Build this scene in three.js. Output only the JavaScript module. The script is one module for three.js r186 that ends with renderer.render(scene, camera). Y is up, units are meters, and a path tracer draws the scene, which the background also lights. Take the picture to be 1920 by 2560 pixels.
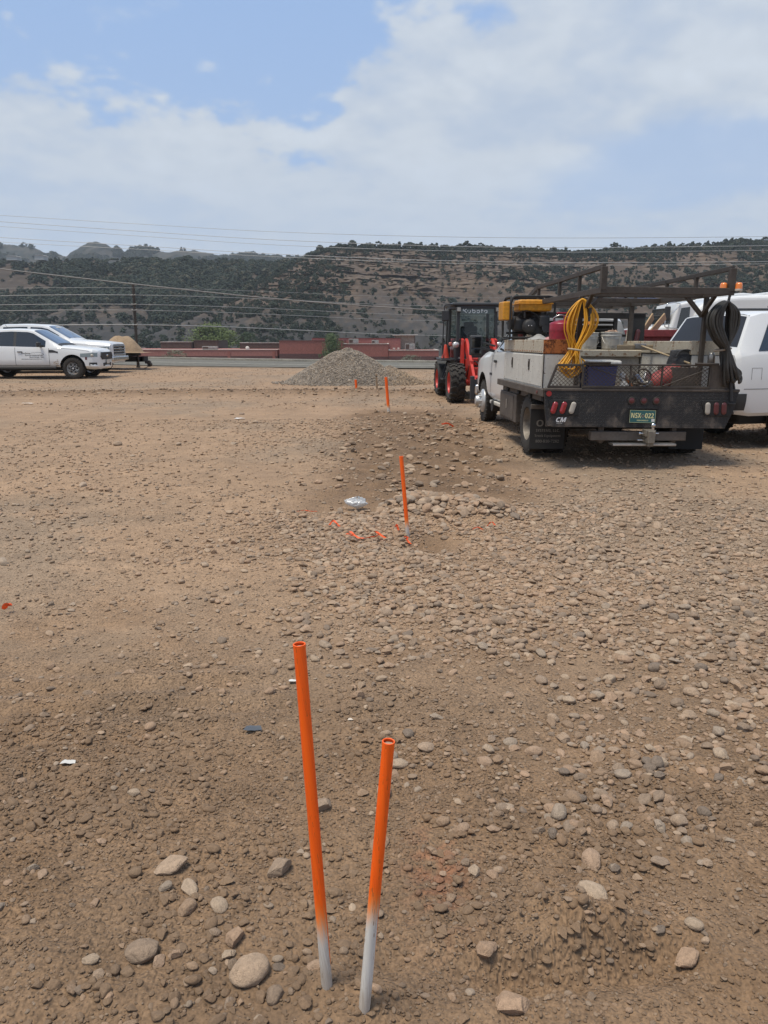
import * as THREE from 'three';
import { RoundedBoxGeometry } from 'three/addons/geometries/RoundedBoxGeometry.js';
import { mergeGeometries, toCreasedNormals, mergeVertices } from 'three/addons/utils/BufferGeometryUtils.js';
import { Brush, Evaluator, SUBTRACTION } from 'three-bvh-csg';

// ---------------------------------------------------------------- camera, exposure, sun
const scene = new THREE.Scene();
const camera = new THREE.PerspectiveCamera(67.935, 0.75, 0.05, 4000);
camera.position.set(0, 1.6, 0);
camera.rotation.x = -12.9814 * Math.PI / 180;
scene.add(camera);
const renderer = new THREE.WebGLRenderer({ antialias: true });
renderer.toneMapping = THREE.LinearToneMapping;
renderer.toneMappingExposure = 1.36;
renderer.shadowMap.enabled = true;
const sun = new THREE.DirectionalLight(new THREE.Color().setRGB(1.0, 0.93, 0.815), 2.75);
sun.position.set(-16, 60, -4);
sun.target.position.set(0, 0, -14);
sun.castShadow = true;
sun.shadow.radius = 34;
Object.assign(sun.shadow.camera, { left: -45, right: 45, top: 45, bottom: -45, near: 1, far: 160 });
sun.shadow.mapSize.set(4096, 4096);
scene.add(sun, sun.target);

// ---------------------------------------------------------------- numbers and noise
const R = d => d * Math.PI / 180;
const clamp = (x, a = 0, b = 1) => x < a ? a : x > b ? b : x;
const ss = (a, b, x) => { const t = clamp((x - a) / (b - a)); return t * t * (3 - 2 * t); };
const mix = (a, b, t) => a + (b - a) * t;
function rng(seed) { let a = seed >>> 0; return () => { a = a + 0x6D2B79F5 | 0; let t = Math.imul(a ^ a >>> 15, 1 | a); t = t + Math.imul(t ^ t >>> 7, 61 | t) ^ t; return ((t ^ t >>> 14) >>> 0) / 4294967296; }; }
function hash(x, y) { let h = Math.imul(x, 374761393) + Math.imul(y, 668265263) | 0; h = Math.imul(h ^ h >>> 13, 1274126177); return ((h ^ h >>> 16) >>> 0) / 4294967296; }
function vn(x, y) {
  const xi = Math.floor(x), yi = Math.floor(y); let fx = x - xi, fy = y - yi;
  fx = fx * fx * (3 - 2 * fx); fy = fy * fy * (3 - 2 * fy);
  const a = hash(xi, yi), b = hash(xi + 1, yi), c = hash(xi, yi + 1), d = hash(xi + 1, yi + 1);
  return a + (b - a) * fx + (c - a + (a - b - c + d) * fx) * fy;
}
function fbm(x, y, o = 4, g = 0.5) { let s = 0, a = 1, n = 0; for (let i = 0; i < o; i++) { s += a * vn(x, y); n += a; a *= g; const t = x * 1.62 - y * 1.22 + 17.3; y = x * 1.22 + y * 1.62 + 5.1; x = t; } return s / n; }
function curve(pts) { return x => { if (x <= pts[0][0]) return pts[0][1]; for (let i = 1; i < pts.length; i++) if (x <= pts[i][0]) { const [a, b] = pts[i - 1], [c, d] = pts[i]; return mix(b, d, (x - a) / (c - a)); } return pts[pts.length - 1][1]; }; }

// ---------------------------------------------------------------- sky: pale blue air and a thin cloud bank, all round
{
  const W = 3072, H = 1536, data = new Float32Array(W * H * 4);
  // upper edge of the bank, azimuth (deg, right positive) -> elevation (deg)
  const edge = curve([[-180, 24], [-120, 30], [-60, 20], [-33, 16.5], [-27, 16.2], [-24, 18.0], [-20, 16.6], [-16, 15.6], [-9, 16.0], [-6, 13.2], [-3.5, 15.5], [-2.3, 19.5], [1, 21.5], [6, 22.5], [11, 25], [17, 26], [22, 24.0], [26, 24.6], [33, 26], [60, 34], [110, 26], [180, 24]]);
  for (let j = 0; j < H; j++) {
    const el = ((j + 0.5) / H - 0.5) * Math.PI, y = Math.sin(el), c = Math.cos(el);
    for (let i = 0; i < W; i++) {
      const o = (j * W + i) * 4; data[o + 3] = 1;
      if (y < -0.02) { data[o] = 0.20; data[o + 1] = 0.165; data[o + 2] = 0.13; continue; }
      const th = ((i + 0.5) / W - 0.5) * 2 * Math.PI, dx = Math.cos(th) * c, dz = Math.sin(th) * c;
      const az = Math.atan2(dx, -dz) * 180 / Math.PI, ed = el * 180 / Math.PI;
      const k = 1 / (Math.max(y, 0) + 0.22), px = dx * k, pz = dz * k;
      const w1 = fbm(px * 2.1 + 3, pz * 2.1 + 9, 3), w2 = fbm(px * 2.1 + 40, pz * 2.1 - 7, 3);
      const n = fbm(px * 3.2 + w1 * 1.3, pz * 3.2 + w2 * 1.3, 6, 0.55);
      const f = fbm(px * 13 + w2 * 2, pz * 13 + w1 * 2, 4, 0.55);
      const e = edge(az);
      let cl = ss(0.9, -2.0, ed - e + 0.9 + (0.5 - n) * 9 + (0.5 - f) * 8.0) * mix(0.70, 1, ss(5, 14, ed)) * (0.68 + 0.32 * ss(0.32, 0.62, n * 0.7 + f * 0.3));
      cl = Math.max(cl, ss(0.64, 0.76, n * 0.8 + f * 0.2) * 0.35);                    // stray wisps above the bank
      const high = fbm(px * 1.4 + 21, pz * 1.4 - 3, 5);                                // patches of cloud overhead
      cl = Math.max(cl, ss(0.50, 0.64, high * 0.8 + f * 0.2) * ss(28, 44, ed) * 0.95);
      const gap = Math.exp(-(((az - 21) / 13) ** 2 + ((ed - 11.0 - (az - 21) * 0.12) / 2.8) ** 2));   // blue gap under the bank
      cl *= 1 - 0.62 * ss(0.2, 0.75, gap + (0.5 - n) * 0.5 + (0.5 - f) * 0.3);
      const body = 0.86 + (0.26 * (n - 0.45) + 0.16 * (f - 0.5)) * mix(0.35, 1, ss(6, 17, ed));
      cl *= 0.9;
      const h = Math.exp(-Math.max(ed, 0) / 9), z = ss(4, 60, ed);
      let r = mix(mix(0.245, 0.19, z), 0.42, h), g = mix(mix(0.365, 0.31, z), 0.50, h), b = mix(mix(0.585, 0.56, z), 0.60, h);
      r = mix(r, 0.525 * body, cl); g = mix(g, 0.572 * body, cl); b = mix(b, 0.628 * body, cl);
      data[o] = r; data[o + 1] = g; data[o + 2] = b;
    }
  }
  const t = new THREE.DataTexture(data, W, H, THREE.RGBAFormat, THREE.FloatType);
  t.mapping = THREE.EquirectangularReflectionMapping; t.magFilter = THREE.LinearFilter; t.minFilter = THREE.LinearFilter; t.wrapS = THREE.RepeatWrapping; t.needsUpdate = true;
  scene.background = t; scene.environment = t;
}

// ---------------------------------------------------------------- materials
function noiseTex(size, fn, srgb = false, rep = 1) {           // fn(u, v) in 0..1, tiles by blending over the border
  const d = new Uint8Array(size * size * 4);
  for (let j = 0; j < size; j++) for (let i = 0; i < size; i++) {
    const c = fn(i / size, j / size), o = (j * size + i) * 4;
    for (let k = 0; k < 3; k++) d[o + k] = clamp(Math.round((c.length ? c[k] : c) * 255), 0, 255); d[o + 3] = 255;
  }
  const t = new THREE.DataTexture(d, size, size); t.wrapS = t.wrapT = THREE.RepeatWrapping; t.magFilter = THREE.LinearFilter; t.minFilter = THREE.LinearMipmapLinearFilter; t.generateMipmaps = true;
  if (srgb) t.colorSpace = THREE.SRGBColorSpace; t.repeat.set(rep, rep); t.needsUpdate = true; return t;
}
function tileable(f, P) { return (u, v) => { const a = f(u * P, v * P), b = f((u - 1) * P, v * P), c = f(u * P, (v - 1) * P), d = f((u - 1) * P, (v - 1) * P); const p = ss(0.6, 1, u), q = ss(0.6, 1, v); return mix(mix(a, b, p), mix(c, d, p), q); }; }
const M = {};
function mat(r, g, b, rough = 0.7, metal = 0, extra = {}) { return new THREE.MeshStandardMaterial({ color: new THREE.Color().setRGB(r, g, b), roughness: rough, metalness: metal, ...extra }); }
const grime = noiseTex(512, (() => { const f = tileable((x, y) => fbm(x, y, 5, 0.55), 9), s = tileable((x, y) => fbm(x + 50, y, 3), 60); return (u, v) => { const k = 0.80 + 0.34 * (f(u, v) - 0.5) + 0.22 * (s(u, v) - 0.5); return [k + 0.10, k + 0.085, k + 0.06]; }; })(), true, 0.6);
const dustWhite = noiseTex(256, (() => { const f = tileable((x, y) => fbm(x, y, 4, 0.5), 5); return (u, v) => { const k = 0.965 + 0.05 * (f(u, v) - 0.5); return [k, k, k - 0.005]; }; })(), true, 0.35);
const fineBump = noiseTex(256, (() => { const f = tileable((x, y) => fbm(x, y, 4, 0.6), 40); return (u, v) => f(u, v); })(), false, 3);
M.white = new THREE.MeshPhysicalMaterial({ color: new THREE.Color().setRGB(0.74, 0.74, 0.73), roughness: 0.34, clearcoat: 0.7, clearcoatRoughness: 0.08, map: dustWhite });
M.whiteDirty = mat(0.62, 0.60, 0.55, 0.55, 0, { map: grime });
M.black = mat(0.022, 0.021, 0.020, 0.5, 0, { map: grime });
M.blackMatte = mat(0.02, 0.019, 0.018, 0.85);
M.plastic = mat(0.03, 0.03, 0.031, 0.6);
M.steelDark = mat(0.075, 0.062, 0.052, 0.6, 0.2, { map: grime, bumpMap: fineBump, bumpScale: 0.0015 });
M.chrome = mat(0.62, 0.62, 0.62, 0.22, 1);
M.alu = mat(0.5, 0.5, 0.5, 0.38, 0.9, { map: grime });
M.tyre = mat(0.042, 0.037, 0.032, 0.9, 0, { map: grime, bumpMap: fineBump, bumpScale: 0.001 });
M.red = mat(0.55, 0.030, 0.022, 0.4, 0, { map: grime });
M.lens = new THREE.MeshPhysicalMaterial({ color: new THREE.Color().setRGB(0.30, 0.016, 0.020), roughness: 0.2, clearcoat: 0.6 });
M.lensDull = new THREE.MeshPhysicalMaterial({ color: new THREE.Color().setRGB(0.11, 0.020, 0.020), roughness: 0.45, clearcoat: 0.3 });
M.lensWhite = mat(0.42, 0.38, 0.32, 0.4);
M.glassDark = new THREE.MeshPhysicalMaterial({ color: new THREE.Color().setRGB(0.018, 0.020, 0.021), roughness: 0.06, clearcoat: 1, clearcoatRoughness: 0.03, specularIntensity: 1 });
M.glass = new THREE.MeshPhysicalMaterial({ color: new THREE.Color().setRGB(0.60, 0.67, 0.65), roughness: 0.03, transmission: 1, thickness: 0, ior: 1.5 });
M.glassTint = new THREE.MeshPhysicalMaterial({ color: new THREE.Color().setRGB(0.26, 0.28, 0.28), roughness: 0.03, transmission: 1, thickness: 0, ior: 1.5 });

// ---------------------------------------------------------------- geometry helpers
function clean(g) {
  let q = g.index ? g.toNonIndexed() : g;
  for (const k of Object.keys(q.attributes)) if (!['position', 'normal', 'uv', 'color'].includes(k)) q.deleteAttribute(k);
  if (!q.attributes.normal) q.computeVertexNormals();
  return q;
}
function boxUV(g) {                                            // uv in metres, by the way each face points
  const p = g.attributes.position, n = p.count, uv = new Float32Array(n * 2), a = new THREE.Vector3(), b = new THREE.Vector3(), c = new THREE.Vector3(), e = new THREE.Vector3();
  for (let i = 0; i < n; i += 3) {
    a.fromBufferAttribute(p, i); b.fromBufferAttribute(p, i + 1); c.fromBufferAttribute(p, i + 2);
    e.copy(b).sub(a).cross(c.clone().sub(a)); const X = Math.abs(e.x), Y = Math.abs(e.y), Z = Math.abs(e.z);
    [a, b, c].forEach((v, k) => { const o = (i + k) * 2; if (X >= Y && X >= Z) { uv[o] = v.z; uv[o + 1] = v.y; } else if (Y >= Z) { uv[o] = v.x; uv[o + 1] = v.z; } else { uv[o] = v.x; uv[o + 1] = v.y; } });
  }
  g.setAttribute('uv', new THREE.BufferAttribute(uv, 2)); return g;
}
function join(gs, keepUV = false) {
  const list = [gs].flat(9).map(clean); const hasC = list.every(g => g.attributes.color);
  for (const g of list) { if (!hasC) g.deleteAttribute('color'); if (!keepUV) boxUV(g); else if (!g.attributes.uv) boxUV(g); }
  return list.length === 1 ? list[0] : mergeGeometries(list);
}
const used = {};
function numbered(n) { if (!(n in used)) { used[n] = 0; return n; } used[n]++; return `${n}_${String(used[n]).padStart(3, '0')}`; }
function mesh(name, gs, m, parent, keepUV = false) { const o = new THREE.Mesh(gs.isBufferGeometry && gs.userData.ready ? gs : join(gs, keepUV), m); o.name = name; o.castShadow = o.receiveShadow = true; if (parent) parent.add(o); return o; }
function tag(o, label, category, group) { o.name = numbered(o.name); o.userData.label = label; o.userData.category = category; if (group) o.userData.group = group; scene.add(o); return o; }
function thing(name, label, category, pos = [0, 0, 0], turn = 0, group) { const o = new THREE.Group(); o.name = name; o.position.set(...pos); o.rotation.y = turn; return tag(o, label, category, group); }
function structure(o) { o.userData.kind = 'structure'; scene.add(o); return o; }
const at = (g, x = 0, y = 0, z = 0, rx = 0, ry = 0, rz = 0) => { if (rx) g.rotateX(rx); if (ry) g.rotateY(ry); if (rz) g.rotateZ(rz); return g.translate(x, y, z); };
const box = (w, h, d, x, y, z, bev = 0.006, rx = 0, ry = 0, rz = 0) => at(bev > 0 ? new RoundedBoxGeometry(w, h, d, bev > 0.018 ? 3 : 1, Math.min(bev, w / 2.05, h / 2.05, d / 2.05)) : new THREE.BoxGeometry(w, h, d), x, y, z, rx, ry, rz);
const bb = (x0, x1, y0, y1, z0, z1, bev = 0.006) => box(Math.abs(x1 - x0), Math.abs(y1 - y0), Math.abs(z1 - z0), (x0 + x1) / 2, (y0 + y1) / 2, (z0 + z1) / 2, bev);
const V = (x, y, z) => new THREE.Vector3(x, y, z);
function cyl(r0, r1, h, x, y, z, axis = 'y', seg = 20, open = false) { const g = new THREE.CylinderGeometry(r1, r0, h, seg, 1, open); if (axis === 'x') g.rotateZ(-Math.PI / 2); if (axis === 'z') g.rotateX(Math.PI / 2); return g.translate(x, y, z); }
function tube(pts, r, seg = 0, rad = 8, closed = false, tension = 0.5) { const c = new THREE.CatmullRomCurve3(pts.map(p => Array.isArray(p) ? V(...p) : p), closed, 'catmullrom', tension); return new THREE.TubeGeometry(c, seg || Math.max(4, pts.length * 6), r, rad, closed); }
function rod(a, b, r, seg = 8) { const A = V(...a), B = V(...b), d = B.clone().sub(A), g = new THREE.CylinderGeometry(r, r, d.length(), seg); g.applyQuaternion(new THREE.Quaternion().setFromUnitVectors(V(0, 1, 0), d.normalize())); const m = A.add(B).multiplyScalar(0.5); return g.translate(m.x, m.y, m.z); }
function bar(a, b, w, h = w, bev = 0.006) {                     // square tube from a to b
  const A = V(...a), B = V(...b), d = B.clone().sub(A), L = d.length(), g = box(w, h, L, 0, 0, 0, bev); const m = new THREE.Matrix4().lookAt(V(0, 0, 0), d.clone().negate(), Math.abs(d.y) / L > 0.95 ? V(0, 0, 1) : V(0, 1, 0));
  g.applyMatrix4(m); const c = A.add(B).multiplyScalar(0.5); return g.translate(c.x, c.y, c.z);
}
function extrude(pts, depth, bev = 0.006, seg = 1) { const s = new THREE.Shape(pts.map(p => new THREE.Vector2(...p))); return new THREE.ExtrudeGeometry(s, { depth: depth - 2 * bev, bevelEnabled: bev > 0, bevelThickness: bev, bevelSize: bev, bevelOffset: -bev, bevelSegments: seg, curveSegments: 8 }).translate(0, 0, bev); }
const lathe = (pts, x, y, z, axis = 'y', seg = 28) => { const g = new THREE.LatheGeometry(pts.map(p => new THREE.Vector2(...p)), seg); if (axis === 'x') g.rotateZ(-Math.PI / 2); if (axis === 'z') g.rotateX(Math.PI / 2); return g.translate(x, y, z); };
function sheet(nu, nv, fn) {                                     // grid surface fn(u, v) -> [x, y, z]
  const pos = [], uv = [], idx = [];
  for (let j = 0; j <= nv; j++) for (let i = 0; i <= nu; i++) { pos.push(...fn(i / nu, j / nv)); uv.push(i / nu, j / nv); }
  for (let j = 0; j < nv; j++) for (let i = 0; i < nu; i++) { const a = j * (nu + 1) + i, b = a + 1, c = a + nu + 1, d = c + 1; idx.push(a, b, d, a, d, c); }
  const g = new THREE.BufferGeometry(); g.setAttribute('position', new THREE.Float32BufferAttribute(pos, 3)); g.setAttribute('uv', new THREE.Float32BufferAttribute(uv, 2)); g.setIndex(idx); g.computeVertexNormals(); return g;
}
function decal(w, h, draw, { rough = 0.5, res = 512, extra = {} } = {}) {   // canvas print, transparent round the letters
  const c = document.createElement('canvas'); c.width = res; c.height = Math.max(8, Math.round(res * h / w)); const x = c.getContext('2d'); draw(x, c.width, c.height);
  const t = new THREE.CanvasTexture(c); t.colorSpace = THREE.SRGBColorSpace;
  return new THREE.MeshStandardMaterial({ map: t, transparent: true, roughness: rough, alphaTest: 0, ...extra });
}
// ---------------------------------------------------------------- the lot: heights, soil colours
const gauss = (x, z, cx, cz, rx, rz) => Math.exp(-(((x - cx) / rx) ** 2 + ((z - cz) / rz) ** 2));
const trench = (x, z) => ss(-6.75, -7.7, z + 0.25 * x) * ss(-18.5, -16.2, z) * ss(-0.95, -0.2, x + (fbm(x * 0.9, z * 0.9, 3) - 0.5) * 1.0) * ss(2.1, 1.3, x + (fbm(x * 1.3 + 8, z * 0.8, 3) - 0.5) * 0.9);
const bermLine = x => -21.6 + 0.25 * Math.sin(x * 0.35) - 0.02 * x;
const berm = (x, z) => Math.exp(-(((z - bermLine(x)) / (0.55 + 0.25 * vn(x * 0.7, 3))) ** 2)) * ss(3.2, 1.5, x);
const ringMound = (x, z) => { const a = Math.hypot((x - 0.35) / 0.78, (z + 6.2) / 0.95); return Math.exp(-(((a - 1) / 0.28) ** 2)) * ss(-6.45, -6.7, z + 0.15 * x) * ss(-0.1, 0.25, x); };
const hole = (x, z) => gauss(x, z, 0.40, -6.05, 0.28, 0.36);
const clod = (x, z) => gauss(x, z, 0.49, -1.80, 0.20, 0.10);
const pit = (x, z) => gauss(x, z, 0.36, -1.64, 0.20, 0.055) + 0.6 * gauss(x, z, 0.66, -1.68, 0.2, 0.06);
function loose(x, z) { return clamp(ss(-3.6, -2.6, z + (fbm(x * 1.1, z * 1.1, 3) - 0.5) * 2.2) * 0.9 + trench(x, z) + berm(x, z) + hole(x, z)); }
function gh(x, z) {
  let y = (fbm(x * 0.22 + 4, z * 0.22, 2) - 0.5) * 0.10 * ss(1, 5, Math.hypot(x, z + 1)) + (fbm(x * 1.7, z * 1.7 + 30, 3) - 0.5) * 0.045;
  const l = loose(x, z);
  y += (fbm(x * 9, z * 9, 4, 0.55) - 0.5) * mix(0.012, 0.046, l);
  if (z > -7 && z < 0) { const k = fbm(x * 30 + 7, z * 30, 3, 0.6) - 0.5; y += k * mix(0.004, 0.020, l); }
  y += berm(x, z) * (0.10 + 0.07 * fbm(x * 3, z * 3, 3)) + ringMound(x, z) * 0.13 - hole(x, z) * 0.10;
  y += trench(x, z) * (fbm(x * 2.6, z * 2.6 + 11, 3) - 0.45) * 0.12;
  y += gauss(x, z, 0.03, -15.85, 0.5, 0.35) * 0.09;
  const cn = fbm(x * 14, z * 14, 4, 0.6) - 0.5;
  y += clod(x, z) * (0.085 + cn * 0.16) - pit(x, z) * (0.085 + cn * 0.04);
  y += 0.020 * Math.sin(z * 26 + 5 * vn(x * 2, z * 2)) * gauss(x, z, -1.25, -3.25, 0.65, 0.35);    // tyre-lug marks at the left
  y += 0.022 * (gauss(x, z, -0.145, -1.60, 0.07, 0.05) + gauss(x, z, -0.05, -1.53, 0.06, 0.05)) * (0.6 + 1.2 * (cn + 0.5));
  return y;
}
const cobbles = (x, z) => {                                     // how thickly rounded cobbles lie (0..1)
  const w = (fbm(x * 0.9 + 3, z * 0.9, 3) - 0.5);
  const core = ss(-7.9, -6.6, z + w * 1.2) * ss(-3.0, -3.75, z + w * 1.1 - 0.12 * Math.max(0, x)) * ss(-0.95, 0.1, x + w * 1.0 - 0.25 * ss(-4.6, -3.4, z)) * mix(0.45, 1, ss(3.2, 1.6, x + w));
  const low = gauss(x, z, 0.85, -2.55, 0.62, 0.42) * 0.6 + gauss(x, z, 1.5, -2.9, 0.5, 0.5) * 0.6;
  const around = gauss(x, z, -0.35, -6.5, 0.75, 0.9) * 0.9;
  return clamp(core * (0.6 + 0.4 * ss(0.34, 0.60, fbm(x * 1.5 + 20, z * 1.5, 4))) + low * ss(0.3, 0.6, fbm(x * 2.5, z * 2.5 + 9, 3) + 0.12) + around + ringMound(x, z) - trench(x, z) * 1.1 - hole(x, z) * 1.3 - clod(x, z) - 0.8 * gauss(x, z, 0.7, -3.5, 0.5, 0.22));
};
const gravelly = (x, z) => {                                    // flat embedded gravel
  const n = fbm(x * 0.55 + 12, z * 0.42 + 2, 4), side = ss(-4.4, -5.4, z + (n - 0.5) * 2.5);
  const far = ss(-9, -17, z);
  let d = 0.50 * side * ss(0.36, 0.62, n) * mix(0.6, 1, ss(-3.5, -0.5, x)) + mix(0.09, 0.16, ss(-3.5, -0.5, x)) + 0.25 * ss(2.2, 3.2, x) * side + 0.25 * gauss(x, z, -2.2, -7.2, 2.6, 1.9);
  d += far * 0.35 * ss(0.45, 0.6, fbm(x * 0.3, z * 0.5 + 70, 3));
  return clamp(d - trench(x, z) * 0.42 - hole(x, z));
};
const cTan = [0.408, 0.272, 0.168], cBrown = [0.196, 0.121, 0.066], cGrey = [0.350, 0.252, 0.168], cOchre = [0.43, 0.288, 0.180];
function soil(x, z) {
  const n = fbm(x * 0.35, z * 0.35 + 90, 4), m = fbm(x * 1.9 + 33, z * 1.9, 4), s = fbm(x * 7, z * 7 + 3, 3);
  let near = ss(-5.2, -2.4, z + (m - 0.5) * 2.0);
  let c = [0, 1, 2].map(k => mix(mix(cTan[k], cGrey[k], ss(0.42, 0.66, n)), cOchre[k], ss(0.52, 0.70, m) * 0.7));
  const br = clamp(near * 0.78 + trench(x, z) * 0.95 + berm(x, z) * 0.8 + hole(x, z) * 0.8 + ss(0.60, 0.75, m) * 0.15);
  c = c.map((v, k) => mix(v, cBrown[k] * (1 + 0.35 * (s - 0.5)) * 1.12, br));
  const k = 0.86 + 0.28 * m + 0.22 * (s - 0.5); c = c.map(v => v * k);
  const paint = gauss(x, z, 0.17, -2.0, 0.10, 0.22) * ss(0.42, 0.62, fbm(x * 40, z * 40, 3)) + 0.8 * gauss(x, z, -0.05, -6.45, 0.22, 0.3) * ss(0.40, 0.6, fbm(x * 22, z * 22, 3));    // orange overspray on the soil
  return [mix(c[0], 0.44, paint * 0.35), mix(c[1], 0.13, paint * 0.35), mix(c[2], 0.055, paint * 0.35)];
}
const dirtMap = noiseTex(1024, (() => { const a = tileable((x, y) => fbm(x, y, 5, 0.6), 14), b = tileable((x, y) => fbm(x + 9, y + 70, 3, 0.7), 150); return (u, v) => { const q = b(u, v), k = 0.74 + 0.34 * (a(u, v) - 0.5) + 0.85 * (q - 0.5); return [k * 1.02, k, k * 0.97]; }; })(), false, 0.85);
const dirtBump = noiseTex(1024, (() => { const a = tileable((x, y) => fbm(x, y, 4, 0.65), 40), b = tileable((x, y) => vn(x, y), 170); return (u, v) => 0.55 * a(u, v) + 0.45 * Math.pow(b(u, v), 1.6); })(), false, 0.8);
const ground = new THREE.Group(); ground.name = 'ground'; structure(ground);
{
  const lines = (a, b, step, grow, end) => { const o = []; let x = a; for (; x < b; x += step) o.push(x); let s = step; while (x < end) { o.push(x); s *= grow; x += s; } o.push(end); return o; };
  const xp = lines(0, 2.6, 0.022, 1.045, 70), xs = [...xp.slice(1).map(v => -v).reverse(), ...xp];
  const zp = lines(1.0, 5.2, 0.022, 1.022, 41.0), zs = [6, 4, 2, 1, 0, -0.5, ...zp.map(v => -v)];
  const nx = xs.length, nz = zs.length, pos = new Float32Array(nx * nz * 3), col = new Float32Array(nx * nz * 3), uv = new Float32Array(nx * nz * 2), idx = [];
  for (let j = 0; j < nz; j++) for (let i = 0; i < nx; i++) {
    const x = xs[i], z = zs[j], k = j * nx + i; pos.set([x, gh(x, z) - (j === nz - 1 ? 0.3 : 0), z], k * 3); col.set(soil(x, z), k * 3); uv.set([x, z], k * 2);
    if (i && j) idx.push(k - nx - 1, k - nx, k, k - nx - 1, k, k - 1);
  }
  const g = new THREE.BufferGeometry(); g.setAttribute('position', new THREE.BufferAttribute(pos, 3)); g.setAttribute('color', new THREE.BufferAttribute(col, 3)); g.setAttribute('uv', new THREE.BufferAttribute(uv, 2)); g.setIndex(idx); g.computeVertexNormals();
  if (g.attributes.normal.getY(nx * 20 + 100) < 0) { for (let i = 0; i < idx.length; i += 3) { const t = idx[i]; idx[i] = idx[i + 1]; idx[i + 1] = t; } g.setIndex(idx); g.computeVertexNormals(); }
  g.userData.ready = true;
  M.dirt = new THREE.MeshStandardMaterial({ vertexColors: true, map: dirtMap, bumpMap: dirtBump, bumpScale: 0.018, roughness: 0.97 });
  mesh('dirt', g, M.dirt, ground);
}

// ---------------------------------------------------------------- stones
function stoneGeo(seed, angular, detail) {
  const g = mergeVertices(new THREE.IcosahedronGeometry(1, detail).deleteAttribute('uv').deleteAttribute('normal')), p = g.attributes.position, r = rng(seed), v = new THREE.Vector3();
  const cuts = Array.from({ length: angular ? 10 : 5 }, () => ({ n: V(r() - 0.5, (r() - 0.5) * 0.9, r() - 0.5).normalize(), d: angular ? 0.48 + 0.32 * r() : 0.70 + 0.22 * r() }));
  const ex = V(1, 0.62 + 0.2 * r(), 0.68 + 0.3 * r());
  for (let i = 0; i < p.count; i++) {
    v.fromBufferAttribute(p, i);
    for (const c of cuts) { const k = v.dot(c.n) - c.d; if (k > 0) v.addScaledVector(c.n, -k * (angular ? 0.93 : 0.8)); }
    const n = fbm(v.x * 1.6 + seed, v.y * 1.6 + v.z * 1.3 + seed * 3, 3) - 0.5; v.multiplyScalar(1 + n * (angular ? 0.26 : 0.26) + (detail > 2 ? (fbm(v.x * 5 + seed, v.y * 5 + v.z * 4, 3) - 0.5) * 0.13 : 0)).multiply(ex); p.setXYZ(i, v.x, v.y, v.z);
  }
  g.computeVertexNormals(); let q = angular ? toCreasedNormals(g, 0.5) : g.toNonIndexed(); boxUV(q); q.userData.ready = true; return q;
}
const stoneHi = Array.from({ length: 12 }, (_, i) => stoneGeo(31 + i * 7, i > 7, 5)), stoneLo = Array.from({ length: 8 }, (_, i) => stoneGeo(500 + i * 7, i > 4, 1)), stoneMid = Array.from({ length: 10 }, (_, i) => stoneGeo(900 + i * 7, i > 6, 3));
const stoneMap = noiseTex(256, (() => { const a = tileable((x, y) => fbm(x, y, 5, 0.6), 6), b = tileable((x, y) => fbm(x, y + 9, 2), 40); return (u, v) => 0.72 + 0.5 * (a(u, v) - 0.5) + 0.35 * (b(u, v) - 0.5); })(), false, 1.1);
const stoneBump = noiseTex(256, tileable((x, y) => fbm(x, y, 5, 0.6), 14), false, 1.0);
M.stone = new THREE.MeshStandardMaterial({ map: stoneMap, bumpMap: stoneBump, bumpScale: 0.0009, roughness: 0.92 });
const stoneTones = [[0.49, 0.350, 0.236], [0.43, 0.288, 0.182], [0.53, 0.395, 0.272], [0.40, 0.288, 0.198], [0.47, 0.312, 0.200], [0.35, 0.250, 0.170], [0.43, 0.333, 0.243], [0.27, 0.204, 0.150], [0.49, 0.332, 0.218], [0.37, 0.247, 0.155]];
M.stones = stoneTones.map(c => { const m = M.stone.clone(); m.color.setRGB(...c); m.bumpScale = 0.0035; return m; });
const vfov = Math.tan(R(67.935 / 2)), camQ = camera.quaternion.clone().invert();
function inView(x, y, z, m = 1.04) { const v = V(x, y - 1.6, z).applyQuaternion(camQ); return v.z < 0 && Math.abs(v.y / v.z) < vfov * m && Math.abs(v.x / v.z) < vfov * 0.75 * m ? -v.z : 0; }
const keepOut = [];                                            // [x, z, radius]
const stones = [];
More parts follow.
